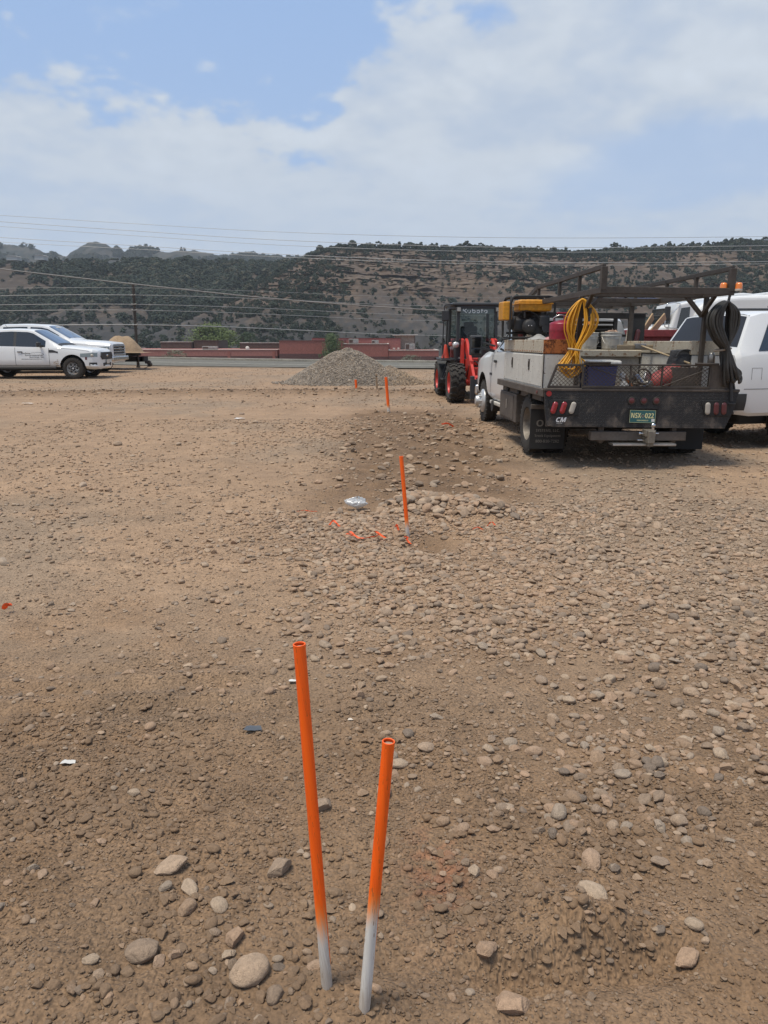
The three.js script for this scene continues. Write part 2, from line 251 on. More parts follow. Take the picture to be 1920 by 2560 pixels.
{
  const r = rng(77);
  const put = (x, z, d, ang, flat, sink) => { for (const [kx, kz, kr] of keepOut) if ((x - kx) ** 2 + (z - kz) ** 2 < kr * kr) return; stones.push({ x, z, d, ang, flat, sink, yaw: r() * 7, tone: Math.floor(r() * 10), v: Math.floor(r() * 100), tx: (r() - 0.5) * 0.5, tz: (r() - 0.5) * 0.5, k: 0.85 + 0.3 * r() }); };
  function scatter(n, x0, x1, z0, z1, dens, size) { for (let i = 0; i < n; i++) { const x = mix(x0, x1, r()), z = mix(z0, z1, r()); if (r() < dens(x, z)) { const d = size(x, z); put(x, z, d, r() < 0.5, 0.55 + 0.40 * r(), 0.02 + 0.26 * r()); } } }
  const pw = (a, b, e) => a + (b - a) * Math.pow(r(), e);
  // dense cobbles, gravel round them, pebbles between, grit in the foreground, big ones here and there
  scatter(30000, -1.6, 5.2, -8.4, -1.5, (x, z) => cobbles(x, z) * 0.85, () => pw(0.022, 0.074, 1.9));
  scatter(60000, -1.9, 5.2, -8.4, -1.5, (x, z) => cobbles(x, z) * 0.85 + 0.08, () => pw(0.010, 0.028, 1.3));
  scatter(60000, -7.5, 7.5, -15, -3.2, (x, z) => gravelly(x, z) * 1.15, () => pw(0.014, 0.055, 2.6));
  scatter(60000, -3.2, 3.2, -7, -1.2, (x, z) => 0.16 + 0.5 * cobbles(x, z) + 0.28 * ss(0.45, 0.62, fbm(x * 2.2, z * 2.2 + 41, 3)), () => pw(0.006, 0.021, 2.2));
  scatter(60000, -1.5, 1.5, -3.1, -1.15, (x, z) => 0.22 + 0.6 * ss(0.45, 0.62, fbm(x * 3.1, z * 3.1 + 4, 3)), () => pw(0.003, 0.010, 2));
  { const n0 = stones.length; scatter(70000, -1.6, 1.6, -4.2, -1.15, (x, z) => loose(x, z) * (0.25 + 0.75 * ss(0.40, 0.60, fbm(x * 2.7 + 9, z * 2.7, 3))), () => pw(0.004, 0.017, 2.2)); scatter(9000, -1.6, 1.6, -4.0, -1.2, (x, z) => loose(x, z) * ss(0.46, 0.62, fbm(x * 2.1 + 50, z * 2.1, 3)), () => pw(0.014, 0.042, 2.2)); for (let i = n0; i < stones.length; i++) { stones[i].crumb = true; stones[i].ang = r() < 0.8; } }
  scatter(5200, -2.6, 2.6, -4.6, -1.3, (x, z) => 0.07 + 0.50 * ss(0.45, 0.62, fbm(x * 2.0 + 5, z * 2.0 + 4, 3)), () => pw(0.013, 0.050, 2.2));
  scatter(64000, -17, 17, -40.5, -14, (x, z) => gravelly(x, z) * 0.6 + trench(x, z) * 0.05, () => pw(0.02, 0.065, 2.6));
  scatter(900, -9, 8, -26, -5, () => 0.18, () => pw(0.06, 0.14, 2.4));
  scatter(1500, -0.9, 2.0, -16, -8, (x, z) => trench(x, z) * 0.55, () => pw(0.03, 0.13, 2.6));
  scatter(3800, -18, 3, -22.8, -20.6, (x, z) => berm(x, z) * 0.7, () => pw(0.03, 0.11, 2.2));
  scatter(2600, -0.3, 1.7, -7.8, -6.0, (x, z) => ringMound(x, z) * 0.85, () => pw(0.05, 0.125, 1.5));
}
function setStone(o, s, up = 0) {
  const y = gh(s.x, s.z), h = s.d * 0.5; o.position.set(s.x, y + h * (0.55 * s.flat - s.sink) + up, s.z);
  o.rotation.set(s.tx, s.yaw, s.tz); o.scale.set(h * 1.12, h * s.flat, h); return o;
}
// hand-placed larger stones of the foreground: x, z, diameter, angular, flatness, tone, yaw
const namedStones = [
  [-0.343, -1.625, 0.090, 0, 0.85, 0, 0.5, 'largest smooth pale cobble lying left of the two near pipes'],
  [-0.64, -1.70, 0.085, 0, 0.60, 5, 0.2, 'wide flat brown stone near the lower left corner'],
  [-0.402, -1.735, 0.070, 1, 0.85, 4, 1.2, 'pointed upright brown stone left of the near pipes'],
  [-0.655, -2.02, 0.098, 1, 0.55, 0, 0.35, 'long flat pale slab lying left among the pebbles'],
  [-0.575, -1.935, 0.070, 1, 0.8, 2, 2.0, 'broken pale stone just below the long flat slab'],
  [-0.32, -2.02, 0.085, 1, 0.85, 3, 0.8, 'rough brown stone left of the taller near pipe'],
  [-0.22, -2.33, 0.090, 1, 0.75, 3, 0.6, 'angular grey rock beside the middle of the tall pipe'],
  [0.0, -2.43, 0.062, 0, 1.0, 2, 1.5, 'egg shaped pale pebble standing between the two pipes'],
  [0.02, -2.66, 0.062, 0, 0.9, 6, 0.4, 'round grey pebble behind the short pipe'],
  [0.60, -1.88, 0.085, 0, 0.65, 2, 2.2, 'single pale oval stone at the lower right'],
  [0.31, -1.545, 0.105, 1, 0.65, 4, 0.1, 'blocky tan stone at the bottom edge right of the pipes'],
  [0.27, -1.71, 0.06, 1, 0.9, 4, 1.0, 'small blocky stone right of the short pipe'],
  [0.80, -1.70, 0.075, 1, 0.8, 4, 0.3, 'tan angular stone at the lower right edge'],
  [-0.56, -1.85, 0.055, 0, 0.8, 1, 0.9, 'small rounded brown cobble below the broken pale stone'],
  [-0.47, -1.86, 0.052, 0, 0.85, 2, 2.1, 'small pale rounded cobble left of the near pipes'],
];
const loose1 = stones.filter(s => !namedStones.some(n => (s.x - n[0]) ** 2 + (s.z - n[1]) ** 2 < (n[2] * 0.62) ** 2 && s.d > 0.012));
{
  const size = s => { const d = inView(s.x, 0, s.z); return d ? s.d / d : 0; };
  for (const s of loose1) s.a = size(s);
  const order = loose1.filter(s => !s.crumb).sort((a, b) => b.a - a.a), top = new Set(order.slice(0, 300));
  for (const s of top) ground.add(setStone(mesh('stone', s.ang ? stoneHi[8 + s.v % 4] : stoneHi[s.v % 8], M.stones[s.tone]), s));
  const rest = loose1.filter(s => !top.has(s) && (s.a > 0.0008 || (s.d > 0.03 && Math.hypot(s.x, s.z) < 16)));
  const sets = new Map(), d = new THREE.Object3D(), c = new THREE.Color();
  for (const s of rest) { const hi = s.a > 0.009 ? 1 : 0, L = hi ? stoneMid : stoneLo, n = hi ? 7 : 5, m = hi ? 3 : 3, k = (hi ? 'm' : 'l') + (s.ang ? n + s.v % m : s.v % n); if (!sets.has(k)) sets.set(k, { g: L[s.ang ? n + s.v % m : s.v % n], l: [] }); sets.get(k).l.push(s); }
  for (const { g, l } of sets.values()) {
    const im = new THREE.InstancedMesh(g, M.stone, l.length); im.name = 'gravel'; im.userData.kind = 'stuff'; im.castShadow = im.receiveShadow = true;
    l.forEach((s, i) => { setStone(d, s).updateMatrix(); im.setMatrixAt(i, d.matrix); const t = stoneTones[s.tone], e = soil(s.x, s.z), f = s.crumb ? 0.92 : s.d < 0.02 ? 0.5 : 0.22; c.setRGB(mix(t[0] * s.k, e[0], f), mix(t[1] * s.k, e[1], f), mix(t[2] * s.k, e[2], f)); im.setColorAt(i, c); });
    ground.add(im);
  }
  console.log('stones', loose1.length, 'kept', rest.length + 300);
  for (const [x, z, dd, ang, flat, tone, yaw, label] of namedStones) { const o = mesh('rock', ang ? stoneHi[8 + Math.floor(yaw * 7) % 4] : stoneHi[Math.floor(yaw * 5) % 8], M.stones[tone]); setStone(o, { x, z, d: dd, ang, flat, sink: 0.12, yaw, tx: 0.1, tz: 0.05 }); tag(o, label, 'stone'); }
}
// ---------------------------------------------------------------- road, valley floor, hillside, far hills
M.asphalt = mat(0.155, 0.150, 0.128, 0.9, 0, { map: grime, bumpMap: fineBump, bumpScale: 0.004 });
M.roadPaint = mat(0.50, 0.49, 0.44, 0.8, 0, { map: grime });
const roadNear = curve([[-80, -74], [-30, -50], [-12, -42.2], [-4.1, -39.8], [2.3, -38.2], [12, -37.0], [80, -36]]), roadLine = curve([[-80, -80], [-30, -56], [-14, -48.2], [-4.5, -43.6], [2.5, -41.6], [12, -40.6], [80, -40]]), roadFar = curve([[-80, -87], [-30, -62], [-16, -54.6], [-5.1, -49.2], [2.8, -46.2], [12, -45.2], [80, -44.5]]);
{
  const xs = u => mix(-80, 80, u), strip = (a, b, y, n = 160) => sheet(n, 3, (u, v) => { const x = xs(u); return [x, y + 0.02 * Math.sin(x * 0.2), mix(a(x), b(x), v)]; });
  const road = new THREE.Group(); road.name = 'road'; structure(road);
  mesh('asphalt', strip(roadNear, roadFar, 0.085), M.asphalt, road);
  mesh('edge_line', strip(x => roadLine(x) + 0.14, x => roadLine(x) - 0.14, 0.090), M.roadPaint, road);
  mesh('kerb', [sheet(160, 4, (u, v) => { const x = xs(u), p = [[0, -0.25], [0, 0.16], [0.05, 0.2], [0.35, 0.2], [0.4, -0.6]][Math.round(v * 4)]; return [x, p[1] + 0.085 - 0.07, roadFar(x) - p[0] + 0.02]; })], mat(0.30, 0.285, 0.25, 0.9, 0, { map: grime }), road);
  mesh('verge', sheet(160, 6, (u, v) => { const x = xs(u); return [x, v < 0.01 ? -0.3 : 0.02 + 0.03 * fbm(x, v * 6, 2), roadNear(x) + 0.6 - v * 0.75]; }), mat(0.30, 0.225, 0.16, 0.95, 0, { map: dirtMap }), road);
  const g = sheet(90, 60, (u, v) => { const x = mix(-1500, 1500, u) * mix(0.08, 1, v * v + 0.02), q = Math.pow(v, 1.7), z0 = roadFar(clamp(x, -80, 80)) - 0.3, z = mix(z0, -1750, q), d = z0 - z; return [x, -0.05 - 5.5 * ss(0, 70, d) + (fbm(x * 0.02, z * 0.02, 3) - 0.5) * 1.2 * ss(5, 90, d), z]; });
  const p = g.attributes.position, col = new Float32Array(p.count * 3);
  for (let i = 0; i < p.count; i++) { const n = fbm(p.getX(i) * 0.05, p.getZ(i) * 0.05, 4), k = ss(0.4, 0.6, n); col.set([mix(0.16, 0.21, k), mix(0.14, 0.17, k), mix(0.095, 0.125, k)], i * 3); }
  g.setAttribute('color', new THREE.BufferAttribute(col, 3));
  structure(mesh('valley_floor', join(g), new THREE.MeshStandardMaterial({ vertexColors: true, roughness: 1 })));
}
// hillside: X along the ridge, t from toe (0) to crest (1)
const HK = 1.43, ridgeY = curve([[-600, 38], [-420, 40], [-223, 43.0], [-160, 43.4], [-97, 42.0], [-76, 41.6], [-59, 42.0], [-42, 42.4], [-31, 43.2], [-23, 45], [-12, 46.2], [8, 45.8], [50, 45.6], [71, 44], [92, 42.8], [113, 43.6], [134, 44.4], [155, 46], [176, 47.8], [201, 48.6], [300, 50], [600, 52]].map(([x, y]) => [x * HK, 1.6 + (y - 1.6) * HK]));
function spur(X, t) { const c = mix(-150, -48, t) + (fbm(t * 4, 8, 2) - 0.5) * 22; return ss(-16, 16, X - c); }
function hillP(X, t) {
  const sp = spur(X, t), top = ridgeY(X) + (fbm(X * 0.06, 4, 3) - 0.5) * 3, yb = -5;
  const f = mix(t < 0.5 ? t * 0.78 : 0.39 + (t - 0.5) * 1.22, t < 0.42 ? t * 0.92 : t < 0.55 ? 0.386 + (t - 0.42) * 1.25 : 0.55 + (t - 0.55), sp);
  let y = yb + (top - yb) * f, z = mix(mix(-345, -640, t), mix(-300, -575, Math.pow(t, 0.9)), sp);
  z += (fbm(X * 0.018 + 5, t * 1.3, 4) - 0.5) * 62 * (1 - 0.5 * t);
  const diag = X * 0.055 + y * 0.035, gul = 1 - Math.abs(2 * fbm(diag, y * 0.012 + 3, 4, 0.55) - 1);
  z += (gul - 0.6) * 26 * (0.35 + 0.65 * ss(0, 0.2, t)) * ss(1.0, 0.8, t);
  z += (fbm(X * 0.14, y * 0.16, 4, 0.6) - 0.5) * 7;
  const cliff = sp * ss(0.36, 0.5, t + (fbm(X * 0.03, 9, 3) - 0.5) * 0.35) * ss(0.99, 0.93, t) * ss(0.33, 0.5, fbm(X * 0.02 + 31, t * 3.1, 3) + 0.06);
  const s = y * 0.30 + X * 0.012 + fbm(X * 0.02, y * 0.03, 3) * 3.4, fr = s - Math.floor(s), s2 = y * 0.95 + X * 0.05 + fbm(X * 0.045, y * 0.05, 3) * 3, f2 = s2 - Math.floor(s2);
  const brk = ss(0.40, 0.60, fbm(X * 0.045 + Math.floor(s) * 7.3, Math.floor(s) * 3.1, 3)), brk2 = ss(0.42, 0.58, fbm(X * 0.10 + Math.floor(s2) * 5.7, Math.floor(s2) * 2.3, 3));
  z += cliff * ((ss(0.0, 0.16, fr) * (1 - fr)) * 6 * brk * (0.3 + hash(Math.floor(s), 5)) + ss(0, 0.25, f2) * (1 - f2) * 3.4 * brk2 * (0.3 + hash(Math.floor(s2), 9)) + (fbm(X * 0.28, y * 0.35, 4, 0.6) - 0.5) * 7);
  const low = ss(0.45, 0.2, t); y += low * (fbm(X * 0.09, t * 9, 3) - 0.5) * 3;
  return { x: X * mix(0.80, 1, t), y, z, cliff, sp, t, st: Math.floor(s), st2: Math.floor(s2), gul };
}
{
  const nu = 900, nv = 250, pos = new Float32Array((nu + 1) * (nv + 1) * 3), col = new Float32Array(pos.length), idx = [];
  for (let j = 0; j <= nv; j++) for (let i = 0; i <= nu; i++) {
    const X = mix(-560, 560, i / nu), k = j * (nu + 1) + i; let t = j / nv; const q = hillP(X, Math.min(t, 0.985)); let { x, y, z } = q; if (j >= nv - 3) { z -= (j - nv + 4) * 45; y -= (j - nv + 4) * (j === nv ? 14 : 0.6); }
    pos.set([x, y, z], k * 3);
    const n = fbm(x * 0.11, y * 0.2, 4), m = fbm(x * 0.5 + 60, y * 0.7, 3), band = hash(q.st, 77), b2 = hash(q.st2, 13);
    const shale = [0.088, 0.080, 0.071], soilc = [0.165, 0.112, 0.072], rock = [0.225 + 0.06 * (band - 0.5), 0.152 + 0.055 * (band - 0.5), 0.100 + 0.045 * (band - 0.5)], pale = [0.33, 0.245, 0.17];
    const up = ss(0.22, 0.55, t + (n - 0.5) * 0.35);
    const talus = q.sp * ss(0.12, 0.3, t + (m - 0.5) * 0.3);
    for (let c = 0; c < 3; c++) { let v = mix(shale[c], soilc[c], clamp(up * 0.8 + talus * 0.5)); v = mix(v, rock[c], clamp(q.cliff * 1.2)); v = mix(v, pale[c], q.cliff * ss(0.66, 0.9, b2) * 0.55 + ss(0.64, 0.72, m) * 0.35 * ss(0.1, 0.3, t)); col[k * 3 + c] = v * (0.20 + 0.17 * n + 0.18 * m); }  // low last factor paints cloud shade over the hill into its rock and soil colours
    if (i && j) idx.push(k - nu - 2, k - nu - 1, k, k - nu - 2, k, k - 1);
  }
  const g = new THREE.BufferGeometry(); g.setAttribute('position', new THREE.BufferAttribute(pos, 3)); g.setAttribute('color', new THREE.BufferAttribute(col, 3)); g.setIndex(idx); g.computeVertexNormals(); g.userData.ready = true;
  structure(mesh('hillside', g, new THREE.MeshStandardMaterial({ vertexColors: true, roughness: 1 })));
  const prof = curve([[-1700, 150], [-1200, 178], [-926, 190], [-767, 181], [-720, 177], [-690, 164], [-650, 160], [-620, 174], [-603, 182], [-583, 185], [-563, 179], [-544, 169], [-529, 164], [-508, 172], [-488, 175], [-464, 167], [-448, 166], [-424, 169], [-392, 172], [-368, 168], [-336, 163], [-288, 161], [-208, 154], [-128, 150], [200, 150], [1700, 150]]);
  const farP = (u, v) => { const X = mix(-1500, 1500, u), h = prof(X) + (fbm(X * 0.12, 3, 4, 0.65) - 0.5) * 7, f = v < 0.8 ? v / 0.8 : 1 - (v - 0.8) * 1.5; return [X * mix(0.9, 1, v), -8 + (h + 8) * f + (fbm(X * 0.05, v * 20, 4) - 0.5) * 14 * Math.sin(Math.PI * Math.min(1, v / 0.8)), mix(-1250, -1600, Math.min(1, v / 0.8)) - Math.max(0, v - 0.8) * 900 + (fbm(X * 0.015, v * 5, 4) - 0.5) * 150 * (1 - v * 0.6)]; };
  const fg = sheet(700, 60, farP);
  const p = fg.attributes.position, fc = new Float32Array(p.count * 3); for (let i = 0; i < p.count; i++) { const n = fbm(p.getX(i) * 0.09, p.getY(i) * 0.14, 4, 0.6), k = ss(0.40, 0.56, n); fc.set([mix(0.018, 0.055, k), mix(0.024, 0.052, k), mix(0.021, 0.044, k)], i * 3); }
  fg.setAttribute('color', new THREE.BufferAttribute(fc, 3)); structure(mesh('far_hills', join(fg), new THREE.MeshStandardMaterial({ vertexColors: true, roughness: 1 }))); globalThis.farHill = farP;
}
scene.fog = new THREE.FogExp2(new THREE.Color().setRGB(0.62, 0.68, 0.74), 0.00016);

// ---------------------------------------------------------------- trees
M.bark = mat(0.09, 0.075, 0.06, 0.95);
function crownGeo(seed, { lumps = 26, conical = 0, leaf = 0, w = 0.42, tri = 5 } = {}) {    // clumps of leaf-sized faces through the crown's volume, 1 m tall
  const r = rng(seed), pos = [], centres = [];
  for (let i = 0; i < lumps; i++) { const h = Math.pow(r(), 0.8), a = r() * 6.283, rad = (conical ? (1 - h) * 0.95 + 0.06 : Math.sqrt(Math.max(0.04, 1 - (2 * h - 0.85) ** 2 / 1.35))) * w * Math.sqrt(r()) * (0.75 + 0.5 * r()); centres.push([Math.cos(a) * rad, 0.12 + h * 0.86, Math.sin(a) * rad, (conical ? 0.10 : 0.13) * (0.6 + 0.7 * r())]); }
  for (const [cx, cy, cz, s] of centres) for (let k = 0; k < tri * 4; k++) {
    const d = V(r() - 0.5, (r() - 0.5) * 0.8, r() - 0.5).normalize().multiplyScalar(s * (0.55 + 0.6 * r())), c = V(cx, cy, cz).add(d), n = d.clone().normalize().add(V(r() - 0.5, r() - 0.3, r() - 0.5)).normalize(), t = V(r() - 0.5, r() - 0.5, r() - 0.5).cross(n).normalize(), b = n.clone().cross(t), L = leaf || s * (0.55 + 0.4 * r());
    const q = [c.clone().addScaledVector(t, L), c.clone().addScaledVector(b, L * 0.8).addScaledVector(t, -L * 0.3), c.clone().addScaledVector(b, -L * 0.8).addScaledVector(t, -L * 0.4)]; for (const v of q) pos.push(v.x, v.y, v.z);
  }
  const g = new THREE.BufferGeometry(); g.setAttribute('position', new THREE.Float32BufferAttribute(pos, 3)); g.computeVertexNormals(); boxUV(g); g.userData.ready = true; return g;
}
M.pine = [[0.042, 0.052, 0.035], [0.050, 0.060, 0.038], [0.038, 0.047, 0.036], [0.07, 0.075, 0.048]].map(c => mat(...c, 0.95, 0, { side: THREE.DoubleSide }));
const pinyon = [crownGeo(3, { lumps: 22, w: 0.5 }), crownGeo(5, { lumps: 26, w: 0.42 }), crownGeo(8, { lumps: 20, w: 0.56 }), crownGeo(11, { lumps: 30, w: 0.30, conical: 1 }), crownGeo(15, { lumps: 24, w: 0.36 })];
const trunkFar = join([tube([[0, -0.12, 0], [0.015, 0.2, 0.01], [-0.01, 0.55, 0]], 0.022, 4, 5), tube([[0.01, 0.25, 0.01], [0.14, 0.42, 0.05], [0.2, 0.55, 0.1]], 0.012, 3, 4), tube([[0.01, 0.3, 0], [-0.12, 0.48, -0.04], [-0.2, 0.6, -0.1]], 0.012, 3, 4)]); trunkFar.userData.ready = true;
{
  const r = rng(4242);
  // crest trees stand alone against the sky: one object each
  const crest = [];
  for (let i = 0; i < 210; i++) { const X = mix(-330, 335, (i + r() * 0.9) / 210), d = X > -75 ? 0.95 : 0.6; if (r() > d) continue; const q = hillP(X, 0.972 - 0.03 * r()), h = (X > -75 ? 5.2 : 3.8) * (0.55 + 0.9 * r() * r()); crest.push([q.x, q.y, q.z, h]); }
  for (const [x, y, z, h] of crest) {
    const left = x < -75, v = Math.floor(r() * 5), o = thing('pinyon_tree', left ? 'small dark pinyon tree on the low skyline left of the cliff' : 'dark pinyon tree on the skyline along the cliff top', 'tree', [x, y - 0.2, z], r() * 6, left ? 'pinyon trees on the low left skyline' : 'pinyon trees along the cliff top');
    o.scale.set(h * (0.9 + 0.4 * r()), h, h * (0.9 + 0.3 * r())); mesh('crown', pinyon[v], M.pine[Math.floor(r() * 3)], o); mesh('trunk', trunkFar, M.bark, o);
  }
  // the wood and scrub below reads as one mass
  const sets = pinyon.map(() => []);
  const add = (X, t, h, w = 1) => { const q = hillP(X, t); sets[Math.floor(r() * 5)].push([q.x, q.y - h * 0.12, q.z, h, w]); };
  for (let i = 0; i < 52000; i++) {
    const X = mix(-470, 470, r()), t = 0.02 + 0.955 * r(), sp = spur(X, t), n = fbm(X * 0.022 + 9, t * 5, 4), g = hillP(X, t).gul;
    const Xn = X / HK; let d = 0, h = 3;
    if (sp < 0.6) { const wood = gauss(Xn, t, -95, 0.74, 55, 0.25) * 1.3 + gauss(Xn, t, -195, 0.50, 60, 0.16) * 0.75 + gauss(Xn, t, -60, 0.5, 34, 0.4) * 1.1 + gauss(Xn, t, -170, 0.85, 60, 0.12) * 0.5; d = 0.16 * ss(0.42, 0.6, n) + wood * ss(0.30, 0.52, n) + 0.02 + 0.5 * ss(0.88, 0.95, t); h = 2.0 + 4.6 * r() * clamp(wood + 0.25); }
    else { const lowD = ss(0.04, 0.12, t) * ss(0.62, 0.42, t); d = lowD * 0.85 * ss(0.50, 0.72, 1 - g + (n - 0.5) * 0.6 + 0.12) + 0.42 * ss(0.42, 0.58, n) + 0.07 + 0.75 * ss(0.90, 0.96, t) + 0.30 * ss(110, 200, Xn) * ss(0.45, 0.6, n); h = 1.1 + 2.6 * r() * r() + (t > 0.9 ? 1.4 : 0); }
    if (r() < d) add(X, t, h, 1 + 0.5 * r());
  }
  const d = new THREE.Object3D(), c = new THREE.Color();
  const wood = sets.flat().length; console.log('hill trees', wood, 'crest', crest.length);
  const forest = new THREE.Group(); forest.name = 'hillside_scrub'; forest.userData.kind = 'stuff'; forest.userData.label = 'dark pinyon and juniper scrub scattered over the hillside'; forest.userData.category = 'scrub'; scene.add(forest);
  for (let i = 0; i < 9000; i++) { const [x, y, z] = globalThis.farHill(mix(0.1, 0.62, r()), 0.25 + 0.57 * Math.sqrt(r())), h = 6 + 6 * r(); if (fbm(x * 0.012, y * 0.03, 3) > 0.40) sets[Math.floor(r() * 5)].push([x, y - h * 0.25, z, h, 1.2]); }
  sets.forEach((l, k) => { const im = new THREE.InstancedMesh(pinyon[k], mat(1, 1, 1, 0.95, 0, { side: THREE.DoubleSide }), l.length); im.name = 'crowns'; im.userData.kind = 'stuff'; im.castShadow = im.receiveShadow = true; l.forEach(([x, y, z, h, w], i) => { d.position.set(x, y, z); d.rotation.set(0, r() * 6.28, 0); d.scale.set(h * w, h, h * w); d.updateMatrix(); im.setMatrixAt(i, d.matrix); const q = 0.75 + 0.6 * r(); r() < 0.12 ? c.setRGB(0.080 * q, 0.078 * q, 0.052 * q) : c.setRGB(0.040 * q, 0.052 * q, 0.036 * q); im.setColorAt(i, c); }); forest.add(im); });
}
function broadleaf(label, x, y, z, h, w, seed, col, n = 130, name = 'cottonwood_tree', cat = 'tree') {
  const o = thing(name, label, cat, [x, y, z]); const r = rng(seed), g = [];
  for (let i = 0; i < 7; i++) { const a = r() * 6.28; g.push(tube([[0, h * 0.1, 0], [Math.cos(a) * w * 0.12, h * 0.35, Math.sin(a) * w * 0.12], [Math.cos(a) * w * 0.3, h * (0.6 + 0.3 * r()), Math.sin(a) * w * 0.3]], 0.02 * h, 6, 5)); }
  mesh('trunk', [tube([[0, -0.3, 0], [0, h * 0.2, 0], [0.05, h * 0.5, 0]], 0.035 * h, 6, 7), ...g], M.bark, o);
  const cg = crownGeo(seed, { lumps: n, w: 0.5, tri: 14, leaf: 0.022 }); const m = mesh('crown', cg, mat(...col, 0.85, 0, { side: THREE.DoubleSide }), o); m.scale.set(w, h, w); return o;
}
// ---------------------------------------------------------------- brick buildings across the road
const BZ = -190, bk = 190 / 70, bxx = x => x * bk, byy = y => 1.6 + (y - 1.6) * bk;
const brickMap = noiseTex(512, (() => { const f = tileable((x, y) => fbm(x, y, 4, 0.6), 12); return (u, v) => { const row = Math.floor(v * 32), c = hash(Math.floor(u * 14 + (row % 2) * 0.5), row), k = 0.74 + 0.3 * (f(u, v) - 0.5) + 0.16 * (c - 0.5); return [k, k, k]; }; })(), false, 0.31);
M.brick = mat(0.37, 0.135, 0.105, 0.92, 0, { map: brickMap }); M.brickLight = mat(0.43, 0.18, 0.145, 0.92, 0, { map: brickMap }); M.brickDark = mat(0.145, 0.068, 0.060, 0.92, 0, { map: brickMap }); M.coping = mat(0.68, 0.65, 0.60, 0.7, 0, { map: grime }); M.tanWall = mat(0.40, 0.36, 0.29, 0.85, 0, { map: grime }); M.hvac = mat(0.42, 0.42, 0.40, 0.55, 0.1, { map: grime }); M.brown = mat(0.11, 0.075, 0.06, 0.9, 0, { map: grime });
function block(label, name, x0, x1, top, band, dz, depth, m, { coping = M.coping, cat = 'building', ledge = 0.12 } = {}) {
  const X0 = bxx(x0), X1 = bxx(x1), T = byy(top), B = band === null ? null : byy(band), z = BZ + dz, o = thing(name, label, cat, [(X0 + X1) / 2, -6.2, z]); const w = X1 - X0, h = T + 6.2;
  mesh('wall', B === null ? bb(-w / 2, w / 2, 0, h, -depth, 0, 0) : bb(-w / 2, w / 2, B + 6.2, h, -depth, 0, 0), m, o);
  if (B !== null) mesh('base_course', bb(-w / 2 - 0.04, w / 2 + 0.04, 0, B + 6.2, -depth - 0.04, 0.05, 0), M.brickDark, o);
  mesh('coping', [bb(-w / 2 - 0.1, w / 2 + 0.1, h, h + ledge, -0.4, 0.12, 0.01), bb(-w / 2 - 0.1, -w / 2 + 0.3, h, h + ledge, -depth, -0.4, 0.01), bb(w / 2 - 0.3, w / 2 + 0.1, h, h + ledge, -depth, -0.4, 0.01)], coping, o);
  mesh('roof', bb(-w / 2 + 0.3, w / 2 - 0.3, h - 0.3, h - 0.15, -depth + 0.1, -0.4, 0), mat(0.34, 0.33, 0.31, 0.9), o);
  return o;
}
const b1 = block('long low red brick building at the left with white coping', 'brick_building', -24.5, -9.62, 0.45, -0.09, 0, 26, M.brickLight);
for (let i = 0; i < 4; i++) mesh('pilaster', bb(-14 + i * 11, -13.3 + i * 11, 2.0, b1.children[0].geometry.boundingBox ? 5 : 4.4, 0, 0.14, 0.01), M.brick, b1);
block('tall plain red brick block left of the gravel pile', 'brick_building', -9.35, -3.66, 1.25, 0.12, 1.5, 22, M.brick, { coping: M.brickDark });
block('red brick block with pale coping directly behind the gravel pile', 'brick_building', -3.62, 0.40, 0.97, -0.12, 2.5, 20, M.brick, {});
block('set back upper red brick storey behind the rooftop units', 'brick_building', -6.8, 1.56, 1.46, null, -9, 12, M.brickLight, { coping: M.brickDark });
block('low red brick wing with white coping nearest the red loader', 'brick_building', 0.45, 4.85, 0.42, -0.09, 3.2, 16, M.brick, {});
{ const o = block('beige metal building with overhanging pale flat roof', 'metal_building', 1.08, 2.99, 1.70, null, -14, 10, M.tanWall, { ledge: 0.06 }); mesh('roof_overhang', bb(-3.2, 3.3, byy(1.72) + 6.2, byy(1.72) + 6.5, -11, 0.9, 0.02), M.coping, o); mesh('downpipe', bb(2.45, 2.62, 0, byy(1.70) + 6.2, 0, 0.14, 0.02), M.brown, o); mesh('downpipe', bb(-2.55, -2.38, 0, byy(1.70) + 6.2, 0, 0.14, 0.02), M.brown, o); }
block('dark brown roofed building beyond the long low wall', 'brick_building', -19.1, -16.7, 1.22, null, -22, 14, M.brown, { coping: M.brown });
block('brown building with thin white roof edge left of the cottonwood', 'brick_building', -22.2, -19.2, 1.08, null, -20, 12, M.brown, {});
block('low brown building with white roof edge right of the cottonwood', 'brick_building', -14.2, -9.75, 1.0, null, -18, 12, M.brown, {});
function hvac(label, x0, x1, y0, y1, dz) { const X0 = bxx(x0), X1 = bxx(x1), Y0 = byy(y0), Y1 = byy(y1), w = X1 - X0, h = Y1 - Y0, o = thing('rooftop_unit', label, 'air conditioner', [(X0 + X1) / 2, Y0, BZ + dz]); mesh('cabinet', bb(-w / 2, w / 2, 0.12, h, -1.4, 0, 0.04), M.hvac, o); mesh('curb', bb(-w / 2 + 0.1, w / 2 - 0.1, -0.6, 0.12, -1.3, -0.1, 0.01), M.brown, o); for (let i = 0; i < 2; i++) mesh('louvre', bb(-w / 2 + 0.12 + i * w * 0.46, -w / 2 + w * 0.42 + i * w * 0.46, 0.25, h - 0.15, 0, 0.03, 0.01), i ? M.alu : M.brown, o); mesh('fan_guard', cyl(0.35, 0.35, 0.14, 0, h + 0.06, -0.7, 'y', 16), M.plastic, o); }
hvac('large grey rooftop unit above the block behind the gravel pile', -3.16, -2.3, 1.0, 1.42, 0.5); hvac('small grey rooftop unit nearer the beige building', -1.11, -0.47, 0.98, 1.30, 0.5); hvac('grey rooftop unit on the low wing before the beige wall', 1.91, 2.77, 0.44, 1.0, 0); hvac('grey rooftop unit on the long low building', -16.9, -15.5, 0.46, 0.74, -6);
